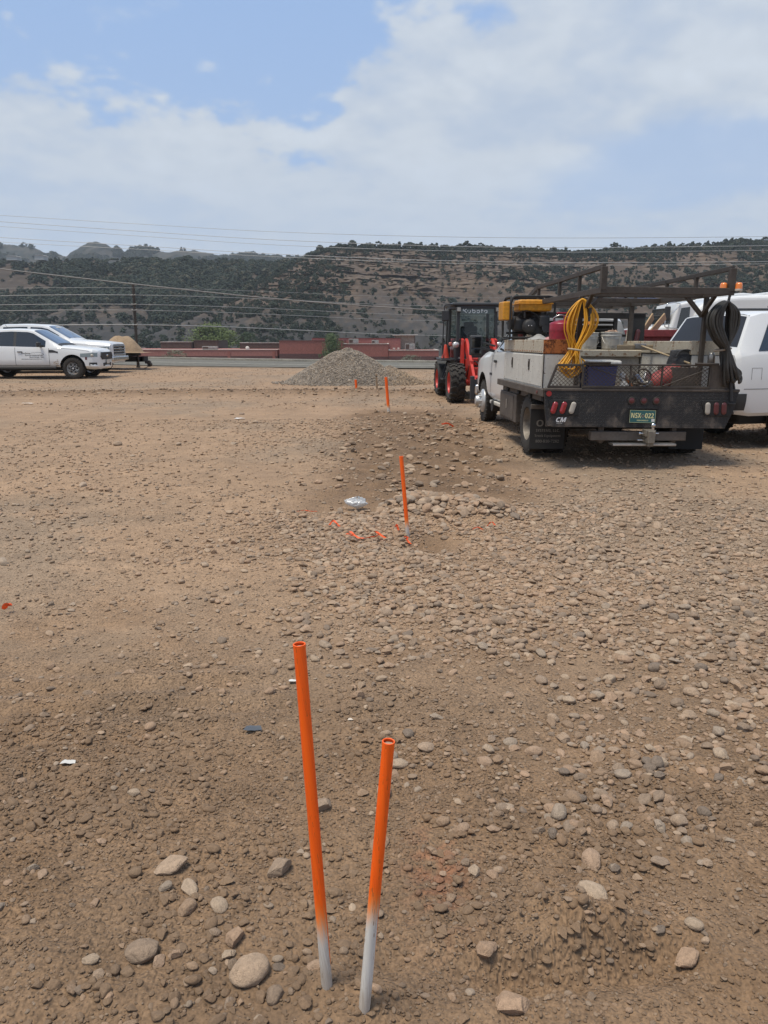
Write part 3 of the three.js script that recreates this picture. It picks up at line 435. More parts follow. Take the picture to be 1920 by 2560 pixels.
for (const [x, l] of [[0.90, 'left white roof vent on the low brick wing'], [1.30, 'right white roof vent on the low brick wing']]) { const o = thing('roof_vent', l, 'vent', [bxx(x), byy(0.42), BZ]); mesh('pipe', cyl(0.16, 0.16, 0.45, 0, 0.2, 0), M.coping, o); mesh('cap', cyl(0.32, 0.26, 0.16, 0, 0.5, 0), M.coping, o); }
{ const o = thing('satellite_dish', 'white satellite dish on the long low roof', 'dish', [bxx(-12.55), byy(0.45), BZ - 3]); mesh('dish', at(new THREE.SphereGeometry(0.75, 16, 8, 0, 6.3, 0, 0.75), 0, 0.2, 0, R(70), R(30)), M.coping, o); mesh('mast', cyl(0.05, 0.05, 0.7, 0, 0.1, 0), M.hvac, o); }
broadleaf('broad bright green cottonwood behind the long low brick wall', -58.5, -5.6, -268, 11.4, 16.5, 21, [0.115, 0.150, 0.045], 150);
broadleaf('smaller dark green tree right of the broad cottonwood', -47.5, -5.6, -272, 8.6, 8, 22, [0.055, 0.080, 0.035], 70);
broadleaf('round green tree in front of the tall brick block', -12.3, -5.6, -184, 7.75, 5.3, 23, [0.085, 0.120, 0.048], 110);
broadleaf('grey green sagebrush at the far edge of the road', 1.75, -0.35, -48.3, 0.85, 1.5, 24, [0.16, 0.175, 0.125], 46, 'sagebrush', 'shrub');
broadleaf('low dusty shrub beyond the road near the steel pole', -15.8, -0.3, -58.4, 0.9, 2.0, 25, [0.17, 0.165, 0.115], 40, 'roadside_shrub', 'shrub');
function farCar(label, x, z, m, turn) { const o = thing('parked_car', label, 'car', [x, -5.5, z], turn, 'cars parked beyond the road'); mesh('body', [extrude([[-2.2, 0.35], [2.2, 0.35], [2.3, 0.7], [2.15, 0.95], [1.1, 1.05], [0.4, 1.5], [-1.2, 1.52], [-1.9, 1.05], [-2.3, 0.95]], 1.75, 0.08, 2).translate(0, 0, -0.87)], m, o); mesh('side_glass', extrude([[0.98, 1.06], [0.36, 1.43], [-1.12, 1.45], [-1.65, 1.06]], 1.78, 0.01).translate(0, 0, -0.89), M.glassDark, o); for (const a of [-1.4, 1.4]) for (const b of [-0.8, 0.8]) mesh('wheel', cyl(0.33, 0.33, 0.22, a, 0.33, b, 'z'), M.tyre, o); }
farCar('silver car roof just showing beyond the road', -34.2, -166, M.hvac, 0.1); farCar('white car roof showing beyond the road before the low wall', -27.2, -166, M.white, 0.1);
for (const [x, y, w, l, Y] of [[-205, 58.6, 9, 'long low pale building on the plateau edge above the pole', 2.0], [-262, 61.8, 7, 'white house on the plateau behind the parked trucks', 3.0], [-283, 61.6, 8, 'low white house at the far left of the plateau', 2.6]]) { const o = thing('plateau_house', l, 'house', [x, y - 3.2, -606]); mesh('wall', bb(-w / 2, w / 2, 0, Y, -8, 0, 0), mat(0.5, 0.49, 0.46, 0.9), o); mesh('roof', extrude([[-w / 2 - 0.5, 0], [w / 2 + 0.5, 0], [w / 2 - 1, 0.7], [-w / 2 + 1, 0.7]], 9, 0.02).translate(0, Y, -8.5), mat(0.32, 0.31, 0.30, 0.8), o); }

// ---------------------------------------------------------------- steel pole and overhead lines
{
  const o = thing('steel_pole', 'thin dark steel pole beside the trailer carrying four wires', 'pole', [-12.76, 0, -40.2]); mesh('shaft', [tube([[-0.02, -0.3, 0], [-0.01, 2, 0], [0.02, 4.2, 0]], 0.075, 10, 10)], M.steelDark, o);
  mesh('base_plate', cyl(0.12, 0.1, 0.12, -0.02, 0.05, 0), M.steelDark, o);
  for (const y of [3.66, 3.21, 2.92, 2.20]) mesh('bracket', [box(0.26, 0.03, 0.03, 0.02, y + 0.02, 0.05), box(0.05, 0.09, 0.05, -0.1, y, 0.08)], M.alu, o);
  M.wire = mat(0.34, 0.33, 0.31, 0.6, 0.3); M.wirePale = mat(0.42, 0.42, 0.42, 0.5, 0.3); M.cableDark = mat(0.20, 0.19, 0.18, 0.6);
  const wire = (pts, r, m, l, g) => tag(mesh('overhead_wire', [new THREE.TubeGeometry(new THREE.CatmullRomCurve3(pts.map(p => V(...p))), 90, r, 6)], m), l, 'wire', g);
  const W = [[4.03, 4.02, 5.92, 'faint topmost wire passing the top of the steel pole'], [3.65, 3.67, 4.94, 'upper wire fixed to the steel pole'], [3.20, 3.21, 3.92, 'second wire fixed to the steel pole'], [2.90, 2.92, 3.30, 'third wire fixed to the steel pole'], [2.09, 2.20, 1.65, 'lowest wire fixed to the steel pole']];
  W.forEach(([a, b, c, l], i) => wire([[-36, a, -41.6], [-24.1, a - 0.02, -41], [-12.74, b, -40.12], [1.5, mix(b, c, 0.5) - 0.16, -65], [15.6, c, -90]], i === 0 ? 0.008 : i === 4 ? 0.026 : 0.015, M.wire, l));
  wire([[-24, 5.3, -34], [-16.42, 4.43, -34], [-10.48, 3.78, -34], [-4.49, 3.18, -34], [2.08, 2.73, -34], [9.5, 2.45, -34]], 0.026, M.cableDark, 'thick dark cable sagging across the hillside towards the loader');
  const S = [[10.41, 9.79, 9.23, 8.83, 8.91], [9.99, 9.31, 8.69, 8.18, 8.29], [9.68, 9.0, 8.36, 7.88, 7.99], [8.92, 8.32, 7.73, 7.18, 7.2], [8.62, 8.1, 7.56, 7.02, 7.05]], names = ['topmost', 'second', 'third', 'fourth', 'lowest'];
  S.forEach((y, i) => wire([[-38, y[0] + 0.6, -60 - i * 0.3], [-28.6, y[0], -60 - i * 0.3], [-18.2, y[1], -60 - i * 0.3], [-7.8, y[2], -60 - i * 0.3], [8.7, y[3], -60 - i * 0.3], [28.7, y[4], -60 - i * 0.3], [40, y[4] + 0.25, -60 - i * 0.3]], i === 1 || i === 3 ? 0.019 : 0.016, M.wirePale, `${names[i]} of the five power lines crossing the sky`));
}
// ---------------------------------------------------------------- gravel pile
{
  const o = thing('gravel_pile', 'tall heap of grey crushed gravel beyond the orange stakes', 'gravel pile', [-1.25, 0, -27.8]); const r = rng(99);
  const H = (x, z) => { const a = Math.hypot(x / (x < 0 ? 2.30 : 2.05), z / 1.9), b = Math.hypot((x - 1.45) / 1.25, (z + 0.1) / 1.4); const n = (fbm(x * 1.3, z * 1.3, 3) - 0.5) * 0.24; const k = 1.03 - Math.sqrt(a * a + 0.012); return Math.max(1.36 * k * (k > 0 ? 1 + n : 1), 0.62 * (1 - b) * (b < 1 ? 1 + n : 1), -0.4); };
  const g = sheet(110, 80, (u, v) => { const x = mix(-3.2, 3.2, u), z = mix(-2.3, 2.3, v); return [x, H(x, z) + (fbm(x * 8, z * 8, 3) - 0.5) * 0.05, z]; });
  mesh('mound', g, mat(0.235, 0.195, 0.155, 0.97, 0, { map: dirtMap, bumpMap: dirtBump, bumpScale: 0.02 }), o, false);
  const L = [[], [], [], []]; for (let i = 0; i < 36000; i++) { const x = mix(-3.1, 3.1, r()), z = mix(-2.2, 2.2, r()), y = H(x, z); if (y < 0.0 && (y < -0.25 || r() < 0.9)) continue; L[Math.floor(r() * 4)].push([x, Math.max(0, y), z, 0.022 + 0.046 * Math.pow(r(), 2)]); }
  const d = new THREE.Object3D(), c = new THREE.Color(); L.forEach((l, k) => { const im = new THREE.InstancedMesh(stoneLo[3 + k], M.stone, l.length); im.name = 'gravel'; im.userData.kind = 'stuff'; im.castShadow = im.receiveShadow = true; l.forEach(([x, y, z, s], i) => { d.position.set(x, y + s * 0.1, z); d.rotation.set(r() * 6, r() * 6, r() * 6); d.scale.set(s * 0.62, s * 0.45, s * 0.55); d.updateMatrix(); im.setMatrixAt(i, d.matrix); const t = 0.65 + 0.75 * r(), tan = ss(0.9, 2.0, x) * 0.8 + (r() < 0.2 ? 0.5 : 0); c.setRGB(mix(0.34, 0.40, tan) * t, mix(0.285, 0.285, tan) * t, mix(0.225, 0.18, tan) * t); im.setColorAt(i, c); }); o.add(im); });
}
// ---------------------------------------------------------------- vehicle bodies: rings lofted along z (forward = +z), x half widths, y heights
class Body {
  constructor(st) { this.st = st.map(([z, yS, wS, yM, wM, yB, wB, yR, wR, yT]) => ({ z, v: [yS, wS, yM, wM, yB, wB, yR, wR, yT] })).sort((a, b) => a.z - b.z); }
  at(z) { const s = this.st; if (z <= s[0].z) return s[0].v; for (let i = 1; i < s.length; i++) if (z <= s[i].z) { const t = (z - s[i - 1].z) / (s[i].z - s[i - 1].z); return s[i].v.map((b, k) => mix(s[i - 1].v[k], b, t)); } return s[s.length - 1].v; }
  pts(z) { const [yS, wS, yM, wM, yB, wB, yR, wR, yT] = this.at(z); return [[0, yS], [wS, yS], [mix(wS, wM, 0.6), yS + 0.05], [mix(wS, wM, 0.97), mix(yS, yM, 0.42)], [wM, yM], [mix(wM, wB, 0.25), mix(yM, yB, 0.6)], [mix(wM, wB, 0.8), mix(yM, yB, 0.94)], [wB, yB], [wR, yR], [wR - (wB > wR + 0.03 ? 0.05 : 0.03), mix(yR, yT, 0.42)], [wR * 0.72, mix(yR, yT, 0.8)], [0, yT]]; }
  x(z, y) { const p = this.pts(z); for (let i = 2; i < 9; i++) if (y >= p[i - 1][1] && y <= p[i][1] + 1e-6) return mix(p[i - 1][0], p[i][0], (y - p[i - 1][1]) / Math.max(1e-6, p[i][1] - p[i - 1][1])); return p[8][0]; }
  y(z, x) { const p = this.pts(z); x = Math.abs(x); for (let i = p.length - 1; i > 7; i--) if (x >= p[i][0] && x <= p[i - 1][0] + 1e-6) return mix(p[i][1], p[i - 1][1], (x - p[i][0]) / Math.max(1e-6, p[i - 1][0] - p[i][0])); return p[7][1]; }
  geo() {
    const zs = []; for (let i = 1; i < this.st.length; i++) { const a = this.st[i - 1].z, b = this.st[i].z, n = Math.max(1, Math.round((b - a) / 0.12)); for (let k = 0; k < n; k++) zs.push(mix(a, b, k / n)); } zs.push(this.st[this.st.length - 1].z);
    const ring = z => { const p = this.pts(z); return [...p, ...p.slice(1, -1).reverse().map(([x, y]) => [-x, y])]; }, pos = [], idx = []; let n = 0;
    zs.forEach((z, j) => { const r = ring(z); n = r.length; for (const [x, y] of r) pos.push(x, y, z); if (j) for (let i = 0; i < n; i++) { const a = (j - 1) * n + i, b = (j - 1) * n + (i + 1) % n; idx.push(a, b, b + n, a, b + n, a + n); } });
    const cap = (j, flip) => { const c = pos.length / 3, z = zs[j], v = this.at(z); pos.push(0, (v[0] + v[8]) / 2, z); for (let i = 0; i < n; i++) { const a = j * n + i, b = j * n + (i + 1) % n; flip ? idx.push(c, b, a) : idx.push(c, a, b); } };
    cap(0, true); cap(zs.length - 1, false);
    const g = new THREE.BufferGeometry(); g.setAttribute('position', new THREE.Float32BufferAttribute(pos, 3)); g.setIndex(idx); g.computeVertexNormals(); return g;
  }
  panel(side, z0, z1, bot, top, off = 0.006, nu = 14, nv = 5) { const g = sheet(nu, nv, (u, v) => { const z = mix(z0, z1, u), y = mix(bot(z), top(z), v); return [side * (this.x(z, y) + off), y, z]; }); if (side * (z1 - z0) > 0) { const i = g.index.array; for (let k = 0; k < i.length; k += 3) { const t = i[k]; i[k] = i[k + 1]; i[k + 1] = t; } g.computeVertexNormals(); } return g; }
  shell(z0, z1, w, off = 0.006, nu = 10, nv = 10) { return sheet(nu, nv, (u, v) => { const z = mix(z0, z1, v), x = mix(-1, 1, u) * w(z); return [x, this.y(z, x) + off, z]; }); }
}
function cutArches(geo, cuts) {                                 // [z, y, r] cylinders across the car; returns [body, liner]
  let g = geo.clone(); g.setAttribute('uv', new THREE.BufferAttribute(new Float32Array(g.attributes.position.count * 2), 2));
  const ev = new Evaluator(); ev.attributes = ['position', 'normal', 'uv']; ev.useGroups = true;
  let a = new Brush(g, [new THREE.MeshBasicMaterial()]); a.geometry.clearGroups(); a.geometry.addGroup(0, g.index.count, 0); a.updateMatrixWorld();
  for (const [z, y, r, xi = 0.45] of cuts) for (const s of [-1, 1]) { const c = new THREE.CylinderGeometry(r, r, 0.9, 36).rotateZ(Math.PI / 2); c.translate(s * (xi + 0.45), y, z); c.clearGroups(); c.addGroup(0, c.index.count, 0); const b = new Brush(c, [new THREE.MeshBasicMaterial()]); b.updateMatrixWorld(); a = ev.evaluate(a, b, SUBTRACTION); }
  const G = a.geometry, out = [[], []], ind = G.index; for (const gr of G.groups) { const src = gr.materialIndex === 0 ? 0 : 1; for (let i = gr.start; i < gr.start + gr.count; i++) out[src].push(ind ? ind.getX(i) : i); }
  return out.map(l => { const p = new Float32Array(l.length * 3), q = new THREE.BufferGeometry(); l.forEach((k, i) => p.set([G.attributes.position.getX(k), G.attributes.position.getY(k), G.attributes.position.getZ(k)], i * 3)); q.setAttribute('position', new THREE.BufferAttribute(p, 3)); q.computeVertexNormals(); const m = mergeVertices(q.deleteAttribute('normal') && q, 1e-4); return toCreasedNormals(m, 0.55); });
}
function tyreGeo(R0, r0, w, { ribs = 4, lugs = 0 } = {}) {        // axis x, centred
  const h = w / 2, p = [[r0, -h * 0.78], [r0 + 0.02, -h * 0.95], [mix(r0, R0, 0.5), -h * 1.02], [R0 - 0.03, -h * 0.95], [R0 - 0.008, -h * 0.82]];
  for (let i = 0; i < ribs; i++) { const a = mix(-0.78, 0.78, i / ribs) * h, b = mix(-0.78, 0.78, (i + 1) / ribs) * h; p.push([R0, a + 0.004], [R0, b - 0.008], [R0 - 0.012, b - 0.006], [R0 - 0.012, b + 0.002]); }
  p.push([R0 - 0.008, h * 0.82], [R0 - 0.03, h * 0.95], [mix(r0, R0, 0.5), h * 1.02], [r0 + 0.02, h * 0.95], [r0, h * 0.78]);
  const g = [toCreasedNormals(lathe(p, 0, 0, 0, 'x', 48), 0.6)];
  for (let i = 0; i < lugs; i++) for (const s of [-1, 1]) { const a = (i + (s > 0 ? 0.5 : 0)) / lugs * 6.2832; g.push(box(h * 0.34, 0.03, R0 * 2.2 / lugs * 0.9, s * h * 0.83, 0, 0, 0.004).translate(0, R0 - 0.014, 0).rotateX(a)); }
  return join(g);
}
function rimGeo(r, w, spokes = 6) {
  const s = new THREE.Shape(); s.absarc(0, 0, r * 0.99, 0, 6.2832); for (let i = 0; i < spokes; i++) { const a = i / spokes * 6.2832, d = 3.1416 / spokes * 0.62, h = new THREE.Path(); h.moveTo(Math.cos(a - d * 0.6) * r * 0.36, Math.sin(a - d * 0.6) * r * 0.36); h.lineTo(Math.cos(a - d) * r * 0.85, Math.sin(a - d) * r * 0.85); h.absarc(0, 0, r * 0.86, a - d, a + d); h.lineTo(Math.cos(a + d * 0.6) * r * 0.36, Math.sin(a + d * 0.6) * r * 0.36); s.holes.push(h); }
  for (let i = 0; i < spokes; i++) { const a = (i + 0.5) / spokes * 6.2832, h = new THREE.Path(), q = (rr, t) => [Math.cos(a + t) * rr * r, Math.sin(a + t) * rr * r]; h.moveTo(...q(0.42, -0.05)); h.lineTo(...q(0.82, -0.05)); h.lineTo(...q(0.82, 0.05)); h.lineTo(...q(0.42, 0.05)); s.holes.push(h); }
  return join([new THREE.ExtrudeGeometry(s, { depth: 0.02, bevelEnabled: true, bevelSize: 0.006, bevelThickness: 0.01, bevelSegments: 2, curveSegments: 20 }).rotateY(Math.PI / 2).translate(w * 0.32, 0, 0), lathe([[r * 0.97, -w * 0.42], [r * 0.93, -w * 0.3], [r * 0.93, w * 0.3], [r * 1.01, w * 0.43]], 0, 0, 0, 'x', 40), cyl(r * 0.16, r * 0.13, 0.03, w * 0.32 + 0.035, 0, 0, 'x')]);
}
const wheelCache = {};
function wheel(parent, x, y, z, key, make, side = 1, label) {
  if (!wheelCache[key]) { wheelCache[key] = make(); for (const k in wheelCache[key]) wheelCache[key][k].g.userData.ready = true; }
  const c = wheelCache[key], t = mesh('wheel', c.tyre.g, c.tyre.m, parent); for (const k in c) if (k !== 'tyre') mesh(k, c[k].g, c[k].m, t); t.position.set(x, y, z); t.rotation.y = side < 0 ? Math.PI : 0; if (label) t.userData.label = label; return t;
}
M.rimSilver = mat(0.52, 0.52, 0.51, 0.4, 0.25); M.gap = mat(0.045, 0.045, 0.045, 0.9); M.hub = mat(0.05, 0.05, 0.05, 0.7);
M.headlamp = new THREE.MeshPhysicalMaterial({ color: new THREE.Color().setRGB(0.20, 0.22, 0.21), roughness: 0.12, metalness: 0.4, clearcoat: 1 });
M.dirtSplash = mat(0.34, 0.25, 0.17, 0.95);
function passengerWheel(r, rr, w, spokes) { return () => ({ tyre: { g: tyreGeo(r, rr, w, { lugs: 26 }), m: M.tyre }, rim: { g: rimGeo(rr, w, spokes), m: M.rimSilver }, brake_disc: { g: join(cyl(rr * 0.8, rr * 0.8, 0.03, 0, 0, 0, 'x')), m: M.hub } }); }
function pickup(o, { st, bed, arches, wheelKey, wheelMake, wx, wr, win, lamp, splash = true, doors, handles, mirrorZ, stepZ, bars = 0, text }) {
  const B = new Body(st), [bg, lg] = cutArches(B.geo(), arches.slice(0, 1).concat(bed ? [] : arches.slice(1)));
  const body = mesh('body', bg, M.white, o); mesh('wheel_arch', lg, M.blackMatte, body);
  if (bed) { const b = new Body(bed), [q, l] = cutArches(b.geo(), arches.slice(1)); const bm = mesh('cargo_bed', q, M.white, o); mesh('wheel_arch', l, M.blackMatte, bm); mesh('bed_liner', b.shell(bed[0][0] - 0.1, bed[bed.length - 1][0] + 0.12, () => bed[0][8] - 0.03, 0.004), M.blackMatte, bm); }
  for (const s of [-1, 1]) {
    for (const [z0, z1, bo, tp] of win) mesh('side_window', B.panel(s, z0, z1, bo(B), tp(B), 0.005, 22, 6), M.glassDark, o);
    for (const z of doors) mesh('door_gap', B.panel(s, z - 0.006, z + 0.006, () => B.at(z)[0] + 0.06, () => B.at(z)[4] - 0.01, 0.004, 1, 12), M.gap, o);
    for (const [z, y] of handles) mesh('door_handle', box(0.03, 0.032, 0.19, s * (B.x(z, y) + 0.018), y, z, 0.012), M.plastic, o);
    mesh('door_gap', B.panel(s, doors[0], doors[doors.length - 1], () => B.at(doors[1])[0] + 0.055, () => B.at(doors[1])[0] + 0.067, 0.004, 8, 1), M.gap, o);
    const my = B.at(mirrorZ)[4] + 0.06, mx = B.x(mirrorZ, my); const m = mesh('mirror', [box(0.20, 0.17, 0.11, s * (mx + 0.18), my + 0.06, mirrorZ, 0.035), box(0.14, 0.05, 0.07, s * (mx + 0.05), my - 0.01, mirrorZ, 0.015)], M.plastic, o); mesh('mirror_glass', box(0.16, 0.13, 0.006, s * (mx + 0.18), my + 0.06, mirrorZ - 0.057, 0.002), M.chrome, m);
    if (stepZ) mesh('side_step', [tube([[s * 0.86, 0.44, stepZ[0]], [s * 0.93, 0.40, stepZ[0] - 0.15], [s * 0.93, 0.40, stepZ[1] + 0.15], [s * 0.86, 0.44, stepZ[1]]], 0.04, 24, 8)], M.blackMatte, o);
    const h = mesh('headlight', B.panel(s, lamp[0], lamp[1], z => lamp[2], z => mix(lamp[3], lamp[4], (z - lamp[0]) / (lamp[1] - lamp[0])), 0.008, 12, 5), M.headlamp, o); mesh('lamp_lens', [at(new THREE.SphereGeometry(0.055, 12, 10), s * (B.x(mix(lamp[0], lamp[1], 0.72), mix(lamp[2], lamp[3], 0.45)) - 0.02), mix(lamp[2], lamp[3], 0.45), mix(lamp[0], lamp[1], 0.72))], M.lensWhite, h);
    for (const [z] of arches) wheel(o, s * wx, wr, z, wheelKey, wheelMake, s);
    if (splash) { const n = 26, r = rng(5 + s), gs = []; for (let i = 0; i < n; i++) { const z = arches[0][0] - arches[0][2] - 0.04 - 0.30 * r() * r(), y = B.at(z)[0] + 0.05 + 0.24 * r() * r(), d = 0.008 + 0.022 * r(); gs.push(at(new THREE.SphereGeometry(d, 6, 4).scale(0.12, 0.6, 1.3), s * (B.x(z, y) + 0.002), y, z)); } mesh('mud_splash', gs, M.dirtSplash, o); }
  }
  mesh('cab_underside', [bb(-0.6, 0.6, 0.30, 0.5, arches[arches.length - 1][0] - 0.6, arches[0][0] + 0.5), cyl(0.05, 0.05, wx * 1.9, 0, wr, arches[0][0], 'x'), cyl(0.06, 0.06, wx * 1.9, 0, wr, arches[arches.length - 1][0], 'x')], M.blackMatte, o);
  return B;
}
// ------------------------------------------------ near white crew-cab pickup at the left
{
  const o = thing('pickup_truck', 'white crew cab pickup with dark door lettering at the left edge', 'pickup', [-11.97, 0.0, -30.72], Math.PI / 2); o.scale.setScalar(1.055);
  const st = [[0.93, 0.40, 0.30, 0.62, 0.55, 0.84, 0.55, 0.90, 0.50, 0.96], [0.86, 0.36, 0.56, 0.62, 0.74, 0.92, 0.72, 0.99, 0.66, 1.05], [0.72, 0.35, 0.72, 0.62, 0.875, 0.985, 0.85, 1.05, 0.78, 1.10], [0.50, 0.37, 0.80, 0.64, 0.925, 1.03, 0.885, 1.085, 0.81, 1.13], [0.0, 0.42, 0.82, 0.68, 0.94, 1.085, 0.895, 1.135, 0.82, 1.185], [-0.36, 0.44, 0.84, 0.70, 0.935, 1.11, 0.895, 1.155, 0.825, 1.21], [-0.50, 0.44, 0.84, 0.70, 0.93, 1.115, 0.895, 1.20, 0.80, 1.26], [-1.42, 0.44, 0.84, 0.70, 0.93, 1.13, 0.89, 1.70, 0.685, 1.775], [-1.62, 0.44, 0.84, 0.70, 0.93, 1.135, 0.89, 1.745, 0.67, 1.805], [-2.2, 0.44, 0.84, 0.70, 0.93, 1.15, 0.89, 1.765, 0.665, 1.825], [-2.9, 0.44, 0.84, 0.70, 0.93, 1.165, 0.89, 1.735, 0.665, 1.80], [-3.02, 0.44, 0.84, 0.70, 0.93, 1.17, 0.89, 1.66, 0.68, 1.70], [-3.05, 0.46, 0.82, 0.70, 0.91, 1.17, 0.87, 1.50, 0.72, 1.55]];
  const bed = [[-3.06, 0.46, 0.84, 0.72, 0.93, 1.12, 0.91, 1.17, 0.90, 1.175], [-4.4, 0.48, 0.84, 0.74, 0.93, 1.13, 0.91, 1.185, 0.90, 1.19]];
  const bot = b => z => b.at(z)[4] + 0.03, top = b => z => b.at(z)[6] - 0.055;
  const B = pickup(o, { st, bed, arches: [[0, 0.42, 0.47], [-3.22, 0.42, 0.47]], wheelKey: 'ranger', wheelMake: passengerWheel(0.39, 0.225, 0.26, 6), wx: 0.80, wr: 0.39, lamp: [0.30, 0.86, 0.80, 0.92, 0.955], doors: [-0.83, -2.06, -2.95], handles: [[-1.88, 0.985], [-2.8, 1.0]], mirrorZ: -1.12, stepZ: [-0.62, -2.75],
    win: [[-0.96, -2.02, bot, b => z => Math.max(b.at(z)[4] + 0.045, b.at(z)[6] - 0.06 - 0.02 * ss(-1.5, -1.0, z))], [-2.12, -2.88, bot, b => z => mix(b.at(z)[6] - 0.06, b.at(z)[4] + 0.35, ss(-2.75, -2.95, z))]] });
  for (const s of [-1, 1]) mesh('pillar_trim', B.panel(s, -2.02, -2.12, z => B.at(z)[4] + 0.03, z => B.at(z)[6] - 0.06, 0.004, 2, 5), M.plastic, o);
  mesh('windshield', B.shell(-0.56, -1.40, z => B.at(z)[7] - 0.045, 0.006), M.glassDark, o);
  mesh('dashboard_cowl', B.shell(-0.40, -0.55, z => B.at(z)[7] - 0.03, 0.006, 10, 2), M.plastic, o);
  for (const s of [-1, 1]) { mesh('fender_vent', B.panel(s, -0.50, -0.84, z => 0.955 - 0.02 * ss(-0.6, -0.5, z), z => 1.055 - 0.06 * ss(-0.72, -0.5, z), 0.006, 8, 3), M.plastic, o); mesh('side_marker', B.panel(s, 0.47, 0.54, () => 0.70, () => 0.80, 0.006, 2, 2), M.lensDull, o); mesh('fog_lamp', B.panel(s, 0.60, 0.84, () => 0.50, () => 0.60, 0.007, 4, 3), M.plastic, o); mesh('hood_gap', B.panel(s, 0.62, -0.45, z => B.at(z)[4] - 0.004, z => B.at(z)[4] + 0.006, 0.004, 16, 1), M.gap, o); }
  mesh('grille', [extrude([[-0.52, 0], [0.52, 0], [0.60, 0.12], [0.52, 0.27], [-0.52, 0.27], [-0.60, 0.12]], 0.06, 0.02).translate(0, 0.70, 0.895), bb(-0.40, 0.40, 0.46, 0.58, 0.86, 0.945)], M.plastic, o);
  mesh('bumper', [tube([[-0.86, 0.50, 0.60], [-0.70, 0.47, 0.80], [0, 0.46, 0.885], [0.70, 0.47, 0.80], [0.86, 0.50, 0.60]], 0.075, 24, 10)], M.white, o);
  mesh('licence_plate', box(0.30, 0.15, 0.01, 0, 0.62, 0.975), M.coping, o); mesh('emblem', at(new THREE.SphereGeometry(0.07, 16, 8).scale(1.3, 0.6, 0.3), 0, 0.84, 0.96), M.chrome, o);
  const tm = decal(1.0, 0.38, (c, w, h) => { c.fillStyle = '#1a1a24'; const k = w / 512; c.font = `bold ${50 * k}px serif`; c.fillText('Hudson', 6 * k, 50 * k); c.fillText('Environmental', 84 * k, 98 * k); c.fillText('Services, Inc', 180 * k, 146 * k); c.font = `bold ${28 * k}px sans-serif`; c.fillText('www.hudsonenvironmental.com', 6 * k, 186 * k); c.strokeStyle = '#3a3a34'; c.lineWidth = 5 * k; c.beginPath(); c.moveTo(196 * k, 46 * k); c.quadraticCurveTo(250 * k, 2 * k, 300 * k, 26 * k); c.quadraticCurveTo(340 * k, 0, 400 * k, 12 * k); c.quadraticCurveTo(470 * k, 20 * k, 496 * k, 66 * k); c.lineTo(440 * k, 92 * k); c.stroke(); });
  mesh('door_lettering', B.panel(-1, -1.85, -0.99, () => 0.70, () => 0.98, 0.004, 6, 4), tm, o, true);
  mesh('roof_antenna', [rod([-0.1, 1.82, -2.6], [-0.1, 2.02, -2.75], 0.006), cyl(0.03, 0.02, 0.05, -0.1, 1.83, -2.6)], M.plastic, o);
}
